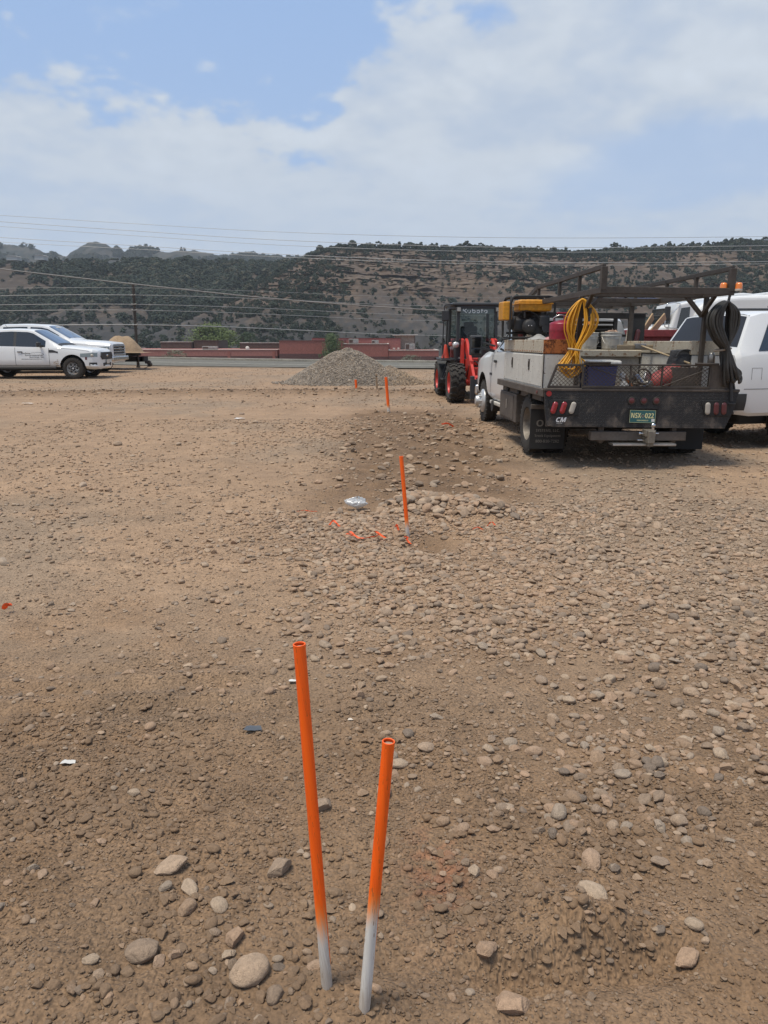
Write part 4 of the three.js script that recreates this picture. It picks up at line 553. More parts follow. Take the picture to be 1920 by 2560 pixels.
// ------------------------------------------------ bigger white pickup parked behind it
{
  const o = thing('pickup_truck', 'tall white pickup with chrome barred grille parked behind the lettered one', 'pickup', [-13.2, 0, -35.4], Math.PI / 2); o.scale.setScalar(1.10);
  const st = [[1.02, 0.44, 0.55, 0.72, 0.80, 1.02, 0.80, 1.12, 0.74, 1.18], [0.96, 0.42, 0.80, 0.72, 0.93, 1.05, 0.92, 1.17, 0.83, 1.24], [0.5, 0.46, 0.88, 0.76, 1.0, 1.13, 0.96, 1.23, 0.86, 1.30], [0, 0.5, 0.9, 0.8, 1.01, 1.18, 0.97, 1.26, 0.87, 1.33], [-0.5, 0.5, 0.9, 0.8, 1.0, 1.22, 0.97, 1.29, 0.88, 1.36], [-0.62, 0.5, 0.9, 0.8, 1.0, 1.22, 0.97, 1.34, 0.85, 1.40], [-1.5, 0.5, 0.9, 0.8, 1.0, 1.25, 0.97, 1.83, 0.74, 1.90], [-1.75, 0.5, 0.9, 0.8, 1.0, 1.25, 0.97, 1.89, 0.73, 1.95], [-2.5, 0.5, 0.9, 0.8, 1.0, 1.26, 0.97, 1.92, 0.73, 1.98], [-3.35, 0.5, 0.9, 0.8, 1.0, 1.27, 0.97, 1.90, 0.73, 1.96], [-3.52, 0.5, 0.9, 0.8, 1.0, 1.27, 0.97, 1.78, 0.75, 1.84]];
  const bed = [[-3.54, 0.5, 0.9, 0.8, 1.0, 1.26, 0.98, 1.31, 0.97, 1.32], [-5.2, 0.5, 0.9, 0.8, 1.0, 1.27, 0.98, 1.32, 0.97, 1.33]];
  const bot = b => z => b.at(z)[4] + 0.03, top = b => z => Math.max(b.at(z)[4] + 0.05, b.at(z)[6] - 0.07);
  const B = pickup(o, { st, bed, arches: [[0, 0.46, 0.52], [-3.75, 0.46, 0.52]], wheelKey: 'heavy', wheelMake: passengerWheel(0.41, 0.24, 0.27, 8), wx: 0.86, wr: 0.41, lamp: [0.55, 0.98, 0.92, 1.05, 1.09], doors: [-0.95, -2.25, -3.4], handles: [[-2.1, 1.10], [-3.2, 1.10]], mirrorZ: -1.2, stepZ: [-0.7, -3.2], win: [[-1.05, -2.2, bot, top], [-2.32, -3.3, bot, top]], splash: false });
  mesh('windshield', B.shell(-0.66, -1.48, z => B.at(z)[7] - 0.05, 0.006), new THREE.MeshPhysicalMaterial({ color: new THREE.Color().setRGB(0.05, 0.058, 0.06), roughness: 0.05, clearcoat: 1 }), o);
  const g = mesh('grille', bb(-0.62, 0.62, 0.72, 1.14, 0.96, 1.05, 0.03), M.plastic, o); for (let i = 0; i < 4; i++) mesh('grille_bar', bb(-0.64, 0.64, 0.74 + i * 0.11, 0.775 + i * 0.11, 1.03, 1.075, 0.012), M.chrome, g); mesh('emblem', box(0.36, 0.075, 0.02, 0, 0.985, 1.075, 0.01), M.chrome, g);
  mesh('bumper', [bb(-0.97, 0.97, 0.50, 0.68, 0.92, 1.10, 0.05)], M.chrome, o); mesh('roof_rack', [rod([0.5, 2.0, -2.0], [0.5, 2.0, -3.2], 0.02)], M.plastic, o);
  mesh('sunshade_sticker', B.shell(-1.36, -1.42, z => 0.25, 0.01, 4, 1), M.coping, o);
}
// ------------------------------------------------ flatbed trailer with a load of sand
{
  const o = thing('flatbed_trailer', 'black flatbed trailer with white lettering on its tongue beam', 'trailer', [-12.85, 0, -38.6]);
  mesh('deck', [bb(-7.5, 0.3, 0.80, 0.86, -1.1, 1.1, 0.01)], mat(0.22, 0.18, 0.14, 0.9, 0, { map: grime }), o); mesh('side_rail', [bb(-7.5, 0.35, 0.66, 0.80, 1.0, 1.1), bb(-7.5, 0.35, 0.66, 0.80, -1.1, -1.0), bb(0.25, 0.40, 0.66, 0.84, -1.1, 1.1)], M.blackMatte, o);
  const bm = mesh('tongue_beam', [bb(-3, 0.95, 0.40, 0.64, 0.2, 0.34, 0.01), bb(-3, 0.95, 0.40, 0.64, -0.34, -0.2, 0.01), bb(0.6, 1.0, 0.40, 0.64, -0.34, 0.34, 0.01)], M.blackMatte, o);
  const tm = decal(0.75, 0.14, (c, w, h) => { c.fillStyle = '#d8d6d0'; c.font = `italic bold ${h * 0.95}px sans-serif`; c.fillText('PULLING', w * 0.10, h * 0.85); c.beginPath(); c.moveTo(0, h * 0.45); c.lineTo(w * 0.14, h * 0.2); c.lineTo(w * 0.1, h * 0.6); c.fill(); }); mesh('beam_lettering', sheet(1, 1, (u, v) => [mix(-1.35, -0.6, u), mix(0.44, 0.60, v), 0.345]), tm, bm, true);
  mesh('coupler', [bb(0.95, 1.22, 0.30, 0.42, -0.1, 0.1, 0.02), cyl(0.07, 0.07, 0.30, 1.12, 0.30, 0), at(new THREE.SphereGeometry(0.1, 12, 8), 1.2, 0.26, 0)], M.steelDark, o); mesh('jack', [cyl(0.04, 0.04, 0.5, 0.75, 0.5, 0.42), cyl(0.1, 0.1, 0.02, 0.75, 0.24, 0.42), rod([0.75, 0.74, 0.42], [0.9, 0.76, 0.42], 0.012)], M.steelDark, o);
  for (const x of [-4.6, -5.5]) for (const s of [-1, 1]) wheel(o, x, 0.36, s * 0.95, 'trailer', () => ({ tyre: { g: tyreGeo(0.36, 0.2, 0.22).rotateY(Math.PI / 2), m: M.tyre }, rim: { g: rimGeo(0.2, 0.2, 8).rotateY(-Math.PI / 2), m: M.rimSilver } }), s);
  mesh('chain', [tube([[1.0, 0.45, 0.2], [1.15, 0.2, 0.25], [0.95, 0.05, 0.3]], 0.015, 12, 6)], M.steelDark, o);
  const sg = thing('sand_heap', 'tan heap of sand piled on the flatbed trailer', 'sand', [-12.98, 0.86, -38.6]); mesh('heap', sheet(60, 40, (u, v) => { const x = mix(-1.25, 1.25, u), z = mix(-0.95, 0.95, v), a = Math.hypot(x / 1.05, z / 0.95), k = clamp(1 - a); return [x, 0.82 * (1 - Math.pow(1 - Math.min(1, k * 1.25), 1.6)) * (1 + 0.3 * (fbm(x * 2.4, z * 2.4, 3) - 0.5)) * ss(0, 0.12, k) - 0.02, z]; }), mat(0.42, 0.30, 0.19, 0.98, 0, { map: dirtMap, bumpMap: dirtBump, bumpScale: 0.01 }), sg);
}
// ---------------------------------------------------------------- service truck (local: z forward from the rear face, +x driver's side)
const TRUCK = { p: V(3.23, 0, -9.6), r: Math.PI + R(3) };
const truck = thing('service_truck', 'white service truck with black flatbed, tool boxes and overhead rack', 'truck', TRUCK.p.toArray(), TRUCK.r); truck.rotation.order = 'YXZ'; truck.rotation.z = R(0.55); truck.rotation.x = R(0.3);
truck.updateMatrixWorld(true);
function load(name, label, cat, [x, y, z], turn = 0, group) { const p = V(x, y, z).applyMatrix4(truck.matrixWorld); return thing(name, label, cat, p.toArray(), TRUCK.r + turn, group); }
const rustMap = noiseTex(512, (() => { const f = tileable((x, y) => fbm(x, y, 5, 0.6), 8), s = tileable((x, y) => fbm(x + 5, y, 3, 0.6), 45); return (u, v) => { const k = f(u, v), q = s(u, v), t = ss(0.38, 0.6, k * 0.6 + q * 0.4); return [mix(0.36, 0.66, t), mix(0.20, 0.40, t), mix(0.11, 0.22, t)]; }; })(), true, 2.2);
const flakeMap = noiseTex(512, (() => { const f = tileable((x, y) => fbm(x, y, 5, 0.62), 10), s = tileable((x, y) => fbm(x + 5, y + 3, 3, 0.6), 50); return (u, v) => { const k = f(u, v) * 0.65 + s(u, v) * 0.35, t = ss(0.55, 0.66, k), d = 0.9 + 0.22 * (s(u, v) - 0.5); return [mix(0.76 * d, 0.46, t), mix(0.72 * d, 0.33, t), mix(0.64 * d, 0.23, t)]; }; })(), true, 1.7);
const speckMap = noiseTex(512, (() => { const s = tileable((x, y) => fbm(x, y, 3, 0.5), 36), f = tileable((x, y) => fbm(x + 2, y + 7, 4), 7); return (u, v) => { const t = ss(0.70, 0.76, s(u, v) * 0.8 + f(u, v) * 0.2), d = 0.95 + 0.14 * (f(u, v) - 0.5); return [mix(0.84 * d, 0.36, t), mix(0.825 * d, 0.25, t), mix(0.785 * d, 0.18, t)]; }; })(), true, 1.2);
M.mirror = mat(0.30, 0.32, 0.33, 0.06, 1);
M.rust = mat(1, 1, 1, 0.95, 0, { map: rustMap, bumpMap: fineBump, bumpScale: 0.002 }); M.flaked = mat(1, 1, 1, 0.8, 0, { map: flakeMap }); M.boxWhite = mat(0.92, 0.92, 0.92, 0.5, 0, { map: speckMap });
const plateBump = noiseTex(512, (u, v) => { const n = 12, a = u * n, b = v * n, i = Math.floor(a), j = Math.floor(b), x = a - i - 0.5, y = b - j - 0.5, s = (i + j) % 2 ? 1 : -1, p = (x + s * y) * 0.7071, q = (x - s * y) * 0.7071; return ss(0.13, 0.07, Math.abs(p)) * ss(0.46, 0.36, Math.abs(q)); }, false, 2.2);
const plateMap = noiseTex(512, (() => { const f = tileable((x, y) => fbm(x, y, 5, 0.6), 7), s = tileable((x, y) => fbm(x, y * 0.25, 3), 30); return (u, v) => { const t = ss(0.42, 0.72, f(u, v) * 0.7 + s(u, v) * 0.3); return [mix(0.15, 0.40, t), mix(0.145, 0.36, t), mix(0.145, 0.32, t)]; }; })(), true, 0.8);
M.tread = mat(1, 1, 1, 0.55, 0.1, { map: plateMap, bumpMap: plateBump, bumpScale: 0.004 }); M.bedSteel = mat(0.12, 0.10, 0.085, 0.65, 0.15, { map: grime, bumpMap: fineBump, bumpScale: 0.001 });
{
  const T = truck;
  mesh('frame_rail', [bb(0.38, 0.48, 0.52, 0.78, 0.1, 6.0), bb(-0.48, -0.38, 0.52, 0.78, 0.1, 6.0), bb(-0.48, 0.48, 0.55, 0.7, 0.15, 0.25), bb(-0.48, 0.48, 0.55, 0.7, 1.6, 1.7)], M.blackMatte, T);
  mesh('axle', [cyl(0.07, 0.07, 2.0, 0, 0.41, 1.12, 'x'), at(new THREE.SphereGeometry(0.2, 16, 12), 0, 0.42, 1.12), cyl(0.06, 0.06, 1.9, 0, 0.41, 5.45, 'x')], M.blackMatte, T);
  mesh('bed_deck', bb(-1.2, 1.2, 0.86, 0.93, 0.04, 2.92, 0.004), M.bedSteel, T);
  for (const s of [-1, 1]) { const r = mesh('bed_rail', [bb(s * 1.165, s * 1.25, 0.855, 0.945, 0.05, 2.95), bb(s * 1.08, s * 1.16, 0.77, 0.855, 0.08, 2.9)], M.bedSteel, T); for (const z of [0.25, 0.95, 1.65, 2.4]) mesh('stake_pocket', bb(s * 1.16, s * 1.19, 0.78, 0.86, z, z + 0.12), M.blackMatte, r); mesh('side_marker', cyl(0.022, 0.022, 0.012, s * 1.254, 0.895, 0.35, 'x'), M.lensDull, r); }
  // rear skirt of tread plate
  const sk = mesh('rear_skirt', [extrude([[-1.23, 0.955], [-1.19, 0.72], [-1.09, 0.475], [-0.82, 0.475], [0.80, 0.487], [1.10, 0.487], [1.20, 0.50], [1.235, 0.72], [1.25, 0.965]], 0.035, 0.004).translate(0, 0, -0.02)], M.tread, T);
  mesh('skirt_lip', bb(-1.235, 1.255, 0.935, 0.968, -0.028, 0.05, 0.008), M.bedSteel, T);
  for (const s of [-1, 1]) {
    const L = s > 0 ? [[1.122, M.lens], [1.007, M.lens], [0.891, M.lensWhite]] : [[-0.835, M.lensWhite], [-0.945, M.lensDull], [-1.045, M.lensDull]], c = s > 0 ? 1.006 : -0.945;
    const p = mesh('lamp_panel', [extrude([[-0.20, -0.095], [0.14, -0.095], [0.19, 0.06], [0.17, 0.10], [-0.15, 0.10], [-0.19, 0.06]].map(([x, y]) => [x * 0.98, y]), 0.012, 0.004).translate(c, 0.728, -0.036)], M.blackMatte, T);
    for (const [x, m] of L) { const g = new THREE.CapsuleGeometry(0.034, 0.085, 6, 14); g.scale(1, 1, 0.4); g.rotateZ(s > 0 ? 0.28 : -0.05); mesh('tail_light', [g.translate(x, 0.728, -0.04)], m, p); }
  }
  mesh('marker_light', cyl(0.034, 0.030, 0.02, 1.198, 0.902, -0.03, 'z'), M.lens, T);
  for (const x of [0.142, -0.015, -0.175]) { const r = mesh('marker_light', [new THREE.TorusGeometry(0.042, 0.008, 8, 24).translate(x, 0.82, -0.026)], M.steelDark, T); mesh('lens', at(new THREE.SphereGeometry(0.038, 14, 8).scale(1, 1, 0.35), x, 0.82, -0.026), M.lensDull, r); }
  const plateTex = decal(0.305, 0.152, (c, w, h) => { c.fillStyle = '#2a5f5f'; c.fillRect(0, 0, w, h); const y = '#e3d79a'; c.strokeStyle = y; c.lineWidth = 5; c.strokeRect(5, 5, w - 10, h - 10); c.fillStyle = y; c.font = `bold ${h * 0.52}px sans-serif`; c.textAlign = 'center'; c.save(); c.translate(w * 0.235, h * 0.62); c.scale(0.78, 1.05); c.fillText('NSX', 0, 0); c.restore(); c.save(); c.translate(w * 0.755, h * 0.62); c.scale(0.84, 1.05); c.fillText('022', 0, 0); c.restore(); c.font = `bold ${h * 0.14}px sans-serif`; c.fillText('NEW MEXICO', w * 0.5, h * 0.86); c.strokeStyle = '#b5443a'; c.lineWidth = 5; c.beginPath(); c.arc(w * 0.5, h * 0.46, h * 0.07, 0, 7); c.stroke(); for (let k = 0; k < 4; k++) { c.save(); c.translate(w * 0.5, h * 0.46); c.rotate(k * Math.PI / 2); c.fillStyle = y; for (const d of [-6, 0, 6]) c.fillRect(d - 1.5, h * 0.09, 3, h * 0.07); c.restore(); } c.fillStyle = '#dedbd2'; c.fillRect(w * 0.84, h * 0.68, w * 0.13, h * 0.22); }, { rough: 0.45, extra: { transparent: false } });
  const rec = mesh('plate_recess', [bb(-0.205, 0.185, 0.715, 0.735, -0.032, -0.018), bb(-0.205, 0.185, 0.535, 0.545, -0.032, -0.018), bb(-0.205, -0.19, 0.54, 0.73, -0.032, -0.018), bb(0.17, 0.185, 0.54, 0.73, -0.032, -0.018)], M.blackMatte, T);
  mesh('licence_plate', [sheet(6, 2, (u, v) => [mix(0.155, -0.178, u), mix(0.548, 0.706, v) - 0.006 * u, -0.031 - 0.008 * Math.sin(u * 3.1)])], plateTex, rec, true);
  const cmTex = decal(0.19, 0.10, (c, w, h) => { c.fillStyle = '#e8e6e0'; c.font = `italic 900 ${h * 0.86}px sans-serif`; c.fillText('CM', w * 0.02, h * 0.70); c.font = `bold ${h * 0.13}px sans-serif`; c.fillText('TRUCK BEDS', w * 0.1, h * 0.92); }); mesh('maker_mark', [sheet(1, 1, (u, v) => [mix(1.10, 0.91, u), mix(0.525, 0.615, v), -0.0235])], cmTex, sk, true);
  mesh('hitch_bar', [bb(-0.61, 0.62, 0.315, 0.43, 0.0, 0.1, 0.008), bb(0.44, 0.50, 0.28, 0.56, 0.05, 0.12), bb(-0.50, -0.44, 0.28, 0.56, 0.05, 0.12)], M.bedSteel, T); mesh('hitch_step', bb(-0.44, 0.37, 0.262, 0.292, -0.12, 0.06, 0.006), M.alu, T);
  const bm = mesh('ball_mount', [bb(-0.13, -0.04, 0.30, 0.46, -0.20, 0.0, 0.012), bb(-0.15, -0.02, 0.38, 0.47, -0.16, -0.02, 0.012), bb(-0.13, -0.05, 0.26, 0.32, -0.17, -0.02, 0.01)], mat(0.25, 0.225, 0.19, 0.6, 0.3, { map: grime }), T); mesh('tow_ball', [cyl(0.018, 0.018, 0.05, -0.115, 0.48, -0.13), at(new THREE.SphereGeometry(0.033, 16, 12), -0.115, 0.525, -0.13)], M.chrome, bm); mesh('hitch_pin', [cyl(0.009, 0.009, 0.24, -0.085, 0.42, -0.10, 'x'), cyl(0.009, 0.009, 0.2, -0.04, 0.335, -0.10, 'x'), cyl(0.02, 0.02, 0.02, 0.04, 0.42, -0.10, 'x')], M.chrome, bm);
  // expanded-metal tailgate
  function expanded(x0, x1, y0, y1, z, clipL = null, px = 0.052, py = 0.024, w = 0.0065) { const gs = []; const rows = Math.ceil((y1 - y0) / py), n = Math.ceil((x1 - x0) / px * 2); const pos = [], seg = (a, b) => { const dx = b[0] - a[0], dy = b[1] - a[1], l = Math.hypot(dx, dy), nx = -dy / l * w / 2, ny = dx / l * w / 2; const A = [a[0] + nx, a[1] + ny], B = [a[0] - nx, a[1] - ny], C = [b[0] - nx, b[1] - ny], D = [b[0] + nx, b[1] + ny]; for (const dz of [0, 0.003]) pos.push(A[0], A[1], z + dz, B[0], B[1], z + dz, C[0], C[1], z + dz, A[0], A[1], z + dz, C[0], C[1], z + dz, D[0], D[1], z + dz); pos.push(A[0], A[1], z, D[0], D[1], z, D[0], D[1], z + 0.003, A[0], A[1], z, D[0], D[1], z + 0.003, A[0], A[1], z + 0.003); };
    for (let j = 0; j < rows; j++) for (let i = 0; i < n; i++) { const xa = x0 + i * px / 2, xb = Math.min(x1, xa + px / 2), up = (i + j) % 2, ya = y0 + (j + (up ? 1 : 0)) * py, yb = y0 + (j + (up ? 0 : 1)) * py; if (Math.max(ya, yb) > y1 + 0.002) continue; if (clipL && Math.max(xa, xb) > clipL((ya + yb) / 2)) continue; seg([xa, ya], [xb, yb]); }
    const g = new THREE.BufferGeometry(); g.setAttribute('position', new THREE.Float32BufferAttribute(pos, 3)); g.computeVertexNormals(); return g; }
  const tgm = mat(0.13, 0.105, 0.085, 0.7, 0.2, { map: grime, side: THREE.DoubleSide });
  const gate = mesh('tailgate_frame', [bb(-0.84, 0.79, 1.248, 1.27, -0.03, 0.01), bb(-0.84, 0.79, 0.97, 1.0, -0.03, 0.01), bb(0.768, 0.79, 1.0, 1.25, -0.03, 0.01), bb(-0.84, -0.818, 1.0, 1.25, -0.03, 0.01), bb(0.167, 0.187, 1.0, 1.25, -0.025, 0.005), bb(-0.233, -0.213, 1.0, 1.25, -0.025, 0.005), rod([0.68, 1.22, -0.035], [-0.05, 1.0, -0.035], 0.006), rod([-0.23, 1.0, -0.035], [-0.80, 1.22, -0.035], 0.006), rod([0.78, 1.285, -0.04], [0.45, 1.283, -0.04], 0.014), rod([-0.62, 1.28, -0.04], [-0.92, 1.275, -0.04], 0.014)], M.steelDark, T);
  mesh('expanded_mesh', expanded(-0.82, 0.77, 1.0, 1.25, -0.008), tgm, gate); mesh('gate_pull', [tube([[0.10, 1.20, -0.05], [0.02, 1.21, -0.06], [-0.06, 1.14, -0.06], [-0.02, 1.04, -0.06], [0.08, 1.05, -0.06], [0.13, 1.12, -0.05]], 0.012, 30, 8)], M.steelDark, gate);
  const wing = mesh('side_wing', [bar([0.80, 1.25, 0.02], [1.10, 1.25, 0.02], 0.03), bar([1.10, 1.25, 0.02], [1.20, 0.97, 0.02], 0.03), bar([0.80, 0.985, 0.02], [1.2, 0.985, 0.02], 0.03)], M.steelDark, T); mesh('expanded_mesh', expanded(0.80, 1.19, 0.985, 1.25, 0.02, y => mix(1.19, 1.09, (y - 0.985) / 0.265)), tgm, wing);
  mesh('side_plate', extrude([[-0.845, 0.965], [-0.845, 1.262], [-1.09, 1.262], [-1.19, 0.965]], 0.02, 0.003).translate(0, 0, 0.0), M.bedSteel, T);
  // tool boxes
  for (const s of [-1, 1]) {
    const b = mesh('tool_box', [bb(s * 0.74, s * 1.19, 0.935, 1.375, 0.33, 2.76, 0.01)], M.boxWhite, T);
    mesh('box_lid', [bb(s * 0.72, s * 1.195, 1.385, 1.555, 0.345, 2.78, 0.008)], M.flaked, b); mesh('lid_end', [bb(s * 0.718, s * 1.20, 1.383, 1.558, 0.325, 0.345, 0.004)], s > 0 ? M.rust : M.flaked, b);
    mesh('box_corner', [bb(s * 1.185, s * 1.196, 0.935, 1.375, 0.322, 0.345, 0.002)], M.steelDark, b);
    if (s > 0) { for (const [z0, z1] of [[0.40, 1.42], [1.45, 2.72]]) { const d = mesh('box_door', bb(1.188, 1.20, 0.965, 1.36, z0, z1, 0.006), M.boxWhite, b); const zc = z0 + 0.62; mesh('latch', [bb(1.2, 1.207, 1.15, 1.30, zc, zc + 0.07, 0.004), bb(1.207, 1.216, 1.19, 1.27, zc + 0.02, zc + 0.05, 0.004)], M.steelDark, d); }
      for (let i = 0; i < 22; i++) mesh('rivet', at(new THREE.SphereGeometry(0.009, 6, 4), 1.197, 1.405, 0.45 + i * 0.105), M.rust, b); }
  }
  mesh('cross_box', [bb(-0.72, 0.72, 0.93, 1.32, 2.05, 2.70, 0.01)], mat(0.40, 0.385, 0.355, 0.7, 0, { map: grime }), T); mesh('cross_box_lid', bb(-0.73, 0.73, 1.32, 1.42, 2.0, 2.72, 0.012), M.flaked, T);
  const ub = mesh('underbody_box', bb(0.82, 1.19, 0.35, 0.77, 1.78, 2.92, 0.01), M.bedSteel, T); mesh('box_door', bb(1.186, 1.2, 0.38, 0.74, 1.95, 2.9, 0.008), M.bedSteel, ub); mesh('latch', [bb(1.2, 1.21, 0.52, 0.66, 2.36, 2.42, 0.006)], M.alu, ub); mesh('underbody_box', bb(-1.19, -0.82, 0.35, 0.77, 1.78, 2.92, 0.01), M.bedSteel, T);
  // headache rack
  const hr = mesh('headache_rack', [bb(0.86, 1.06, 0.93, 1.98, 2.80, 2.88), bb(-1.06, -0.86, 0.93, 1.98, 2.80, 2.88), bb(-1.06, 1.06, 1.90, 1.99, 2.80, 2.88), bb(-0.86, 0.86, 1.30, 1.40, 2.82, 2.86), bb(-0.86, 0.86, 1.62, 1.66, 2.83, 2.86), bb(-0.62, -0.56, 1.35, 1.92, 2.82, 2.87), bb(0.56, 0.62, 1.35, 1.92, 2.82, 2.87)], M.black, T);
  for (const s of [-1, 1]) for (const [x, m] of [[0.80, M.lensWhite], [0.94, M.lensDull]]) { const g = new THREE.CapsuleGeometry(0.042, 0.14, 6, 12); g.scale(1, 1, 0.4); g.rotateZ(s * -0.12); mesh('rack_light', [g.translate(s * x, 1.63, 2.79)], m, hr); }
  for (let i = 0; i < 7; i++) mesh('louvre', [box(1.12, 0.012, 0.06, 0, 1.45 + i * 0.065, 2.85, 0.003, 0.6)], M.black, hr);
  mesh('window_bar', [bb(-0.5, 0.5, 1.68, 1.73, 3.02, 3.03)], M.coping, T);
  // overhead ladder rack
  const X = 0.755, Yl = 2.115, Yu = 2.375, rk = M.steelDark;
  for (const s of [-1, 1]) {
    mesh('rack_post', [bar([s * (X + 0.04), 0.93, 0.2], [s * (X + 0.04), Yl - 0.03, 0.2], 0.055)], rk, T); mesh('rack_post', [bar([s * X, 0.93, 2.62], [s * X, Yl - 0.03, 2.62], 0.065)], rk, T);
    mesh('rack_brace', [bar([s * X, 1.86, 0.2], [s * (X - 0.22), Yl - 0.02, 0.2], 0.05), bar([s * X, 1.86, 0.22], [s * X, Yl - 0.02, -0.1], 0.045)], rk, T);
    const lr = mesh('lower_rail', [bar([s * X, Yl, -0.47], [s * X, Yl, 3.5], 0.055, 0.07)], rk, T);
    mesh('upper_rail', [bar([s * X, Yu, -0.47], [s * X, Yu - 0.03, 2.55], 0.045, 0.055), bar([s * X, Yu - 0.03, 2.53], [s * X, Yl + 0.03, 3.5], 0.055, 0.07)], rk, T);
    for (const z of [-0.47, 0.45, 1.35, 2.5]) mesh('rack_upright', [bar([s * X, Yl, z], [s * X, Yu, z], z < 0 ? 0.07 : 0.045)], rk, T);
    wheel(T, s * 1.075, 0.405, 1.12, 'dualOuter', () => ({ tyre: { g: tyreGeo(0.405, 0.222, 0.225, { lugs: 30, ribs: 5 }), m: M.tyre }, rim: { g: join([lathe([[0.222, 0.10], [0.215, 0.08], [0.205, -0.02], [0.16, -0.05], [0.09, -0.055], [0.085, 0.02], [0.001, 0.03]], 0, 0, 0, 'x', 40), ...Array.from({ length: 8 }, (_, i) => cyl(0.012, 0.012, 0.03, -0.04, 0.12 * Math.cos(i * 0.785), 0.12 * Math.sin(i * 0.785), 'x', 8))]), m: mat(0.30, 0.27, 0.235, 0.6, 0.3, { map: grime }) } }), s);
    wheel(T, s * 0.80, 0.405, 1.12, 'dualInner', () => ({ tyre: { g: tyreGeo(0.405, 0.222, 0.225, { lugs: 30, ribs: 5 }), m: M.tyre } }), s);
    wheel(T, s * 0.90, 0.405, 5.45, 'steer', () => ({ tyre: { g: tyreGeo(0.405, 0.222, 0.23, { lugs: 30, ribs: 5 }), m: M.tyre }, rim: { g: join([lathe([[0.225, 0.10], [0.22, 0.13], [0.17, 0.155], [0.10, 0.165], [0.095, 0.25], [0.07, 0.265], [0.001, 0.27]], 0, 0, 0, 'x', 40), ...Array.from({ length: 8 }, (_, i) => cyl(0.014, 0.014, 0.05, 0.18, 0.125 * Math.cos(i * 0.785), 0.125 * Math.sin(i * 0.785), 'x', 8))]), m: mat(0.55, 0.54, 0.52, 0.35, 0.5) } }), s);
    const fx = s > 0 ? 1.03 : -0.87, ft = mesh('mudflap', [bb(fx - 0.235, fx + 0.235, 0.13, 0.70, 0.56, 0.575, 0.004)], M.blackMatte, T);
    mesh('flap_bracket', bb(fx - 0.235, fx + 0.235, 0.66, 0.72, 0.55, 0.60), M.bedSteel, ft);
    if (s > 0) { const tm = decal(0.40, 0.36, (c, w, h) => { c.fillStyle = '#6a655e'; c.textAlign = 'center'; c.font = `bold ${h * 0.36}px sans-serif`; c.save(); c.translate(w / 2, h * 0.32); c.scale(1.25, 0.95); c.fillText('OEM', 0, 0); c.restore(); c.font = `bold ${h * 0.145}px sans-serif`; c.fillText('SYSTEMS, LLC.', w / 2, h * 0.52); c.font = `bold ${h * 0.12}px serif`; c.fillText('Truck Equipment', w / 2, h * 0.71); c.font = `bold ${h * 0.155}px serif`; c.fillText('800-810-7282', w / 2, h * 0.93); }); mesh('flap_lettering', [sheet(1, 1, (u, v) => [mix(fx + 0.18, fx - 0.19, u), mix(0.19, 0.545, v), 0.555])], tm, ft, true); }
  }
  mesh('rack_crossbar', [bar([-X - 0.035, Yl, -0.47], [X + 0.035, Yl, -0.47], 0.06, 0.08)], rk, T); for (const z of [0.2, 1.5, 2.62, 3.45]) mesh('rack_crossbar', [bar([-X, Yl - 0.005, z], [X, Yl - 0.005, z], 0.06)], rk, T);
  for (const [x, z] of [[-0.83, -0.50], [-0.68, -0.44]]) { const b = mesh('beacon', [lathe([[0.001, 0.075], [0.03, 0.07], [0.04, 0.05], [0.042, 0]], x, Yl + 0.03, z, 'y', 16)], new THREE.MeshPhysicalMaterial({ color: new THREE.Color().setRGB(0.75, 0.20, 0.03), roughness: 0.25, clearcoat: 0.6 }), T); mesh('beacon_base', cyl(0.044, 0.044, 0.02, x, Yl + 0.02, z), M.coping, b); }
  // cab
  const sh = 5.45, st = [[1.00, 0.44, 0.60, 0.75, 0.84, 1.08, 0.84, 1.19, 0.78, 1.25], [0.94, 0.44, 0.84, 0.75, 0.97, 1.12, 0.96, 1.24, 0.87, 1.31], [0.5, 0.46, 0.90, 0.80, 1.03, 1.20, 1.0, 1.30, 0.90, 1.37], [0, 0.5, 0.92, 0.84, 1.05, 1.24, 1.01, 1.33, 0.92, 1.41], [-0.5, 0.5, 0.94, 0.84, 1.03, 1.27, 1.0, 1.36, 0.92, 1.43], [-0.66, 0.48, 0.94, 0.84, 1.015, 1.31, 0.99, 1.42, 0.88, 1.48], [-1.5, 0.48, 0.94, 0.84, 1.01, 1.33, 0.99, 1.88, 0.77, 1.95], [-1.8, 0.48, 0.94, 0.84, 1.01, 1.34, 0.99, 1.93, 0.76, 1.99], [-2.25, 0.48, 0.94, 0.84, 1.01, 1.34, 0.99, 1.93, 0.76, 1.99], [-2.38, 0.48, 0.94, 0.84, 1.0, 1.34, 0.98, 1.86, 0.77, 1.91]].map(a => [a[0] + sh, ...a.slice(1)]);
  const B = new Body(st), [cg, lg] = cutArches(B.geo(), [[sh, 0.46, 0.50]]); const cab = mesh('cab', cg, M.white, T); mesh('wheel_arch', lg, M.blackMatte, cab);
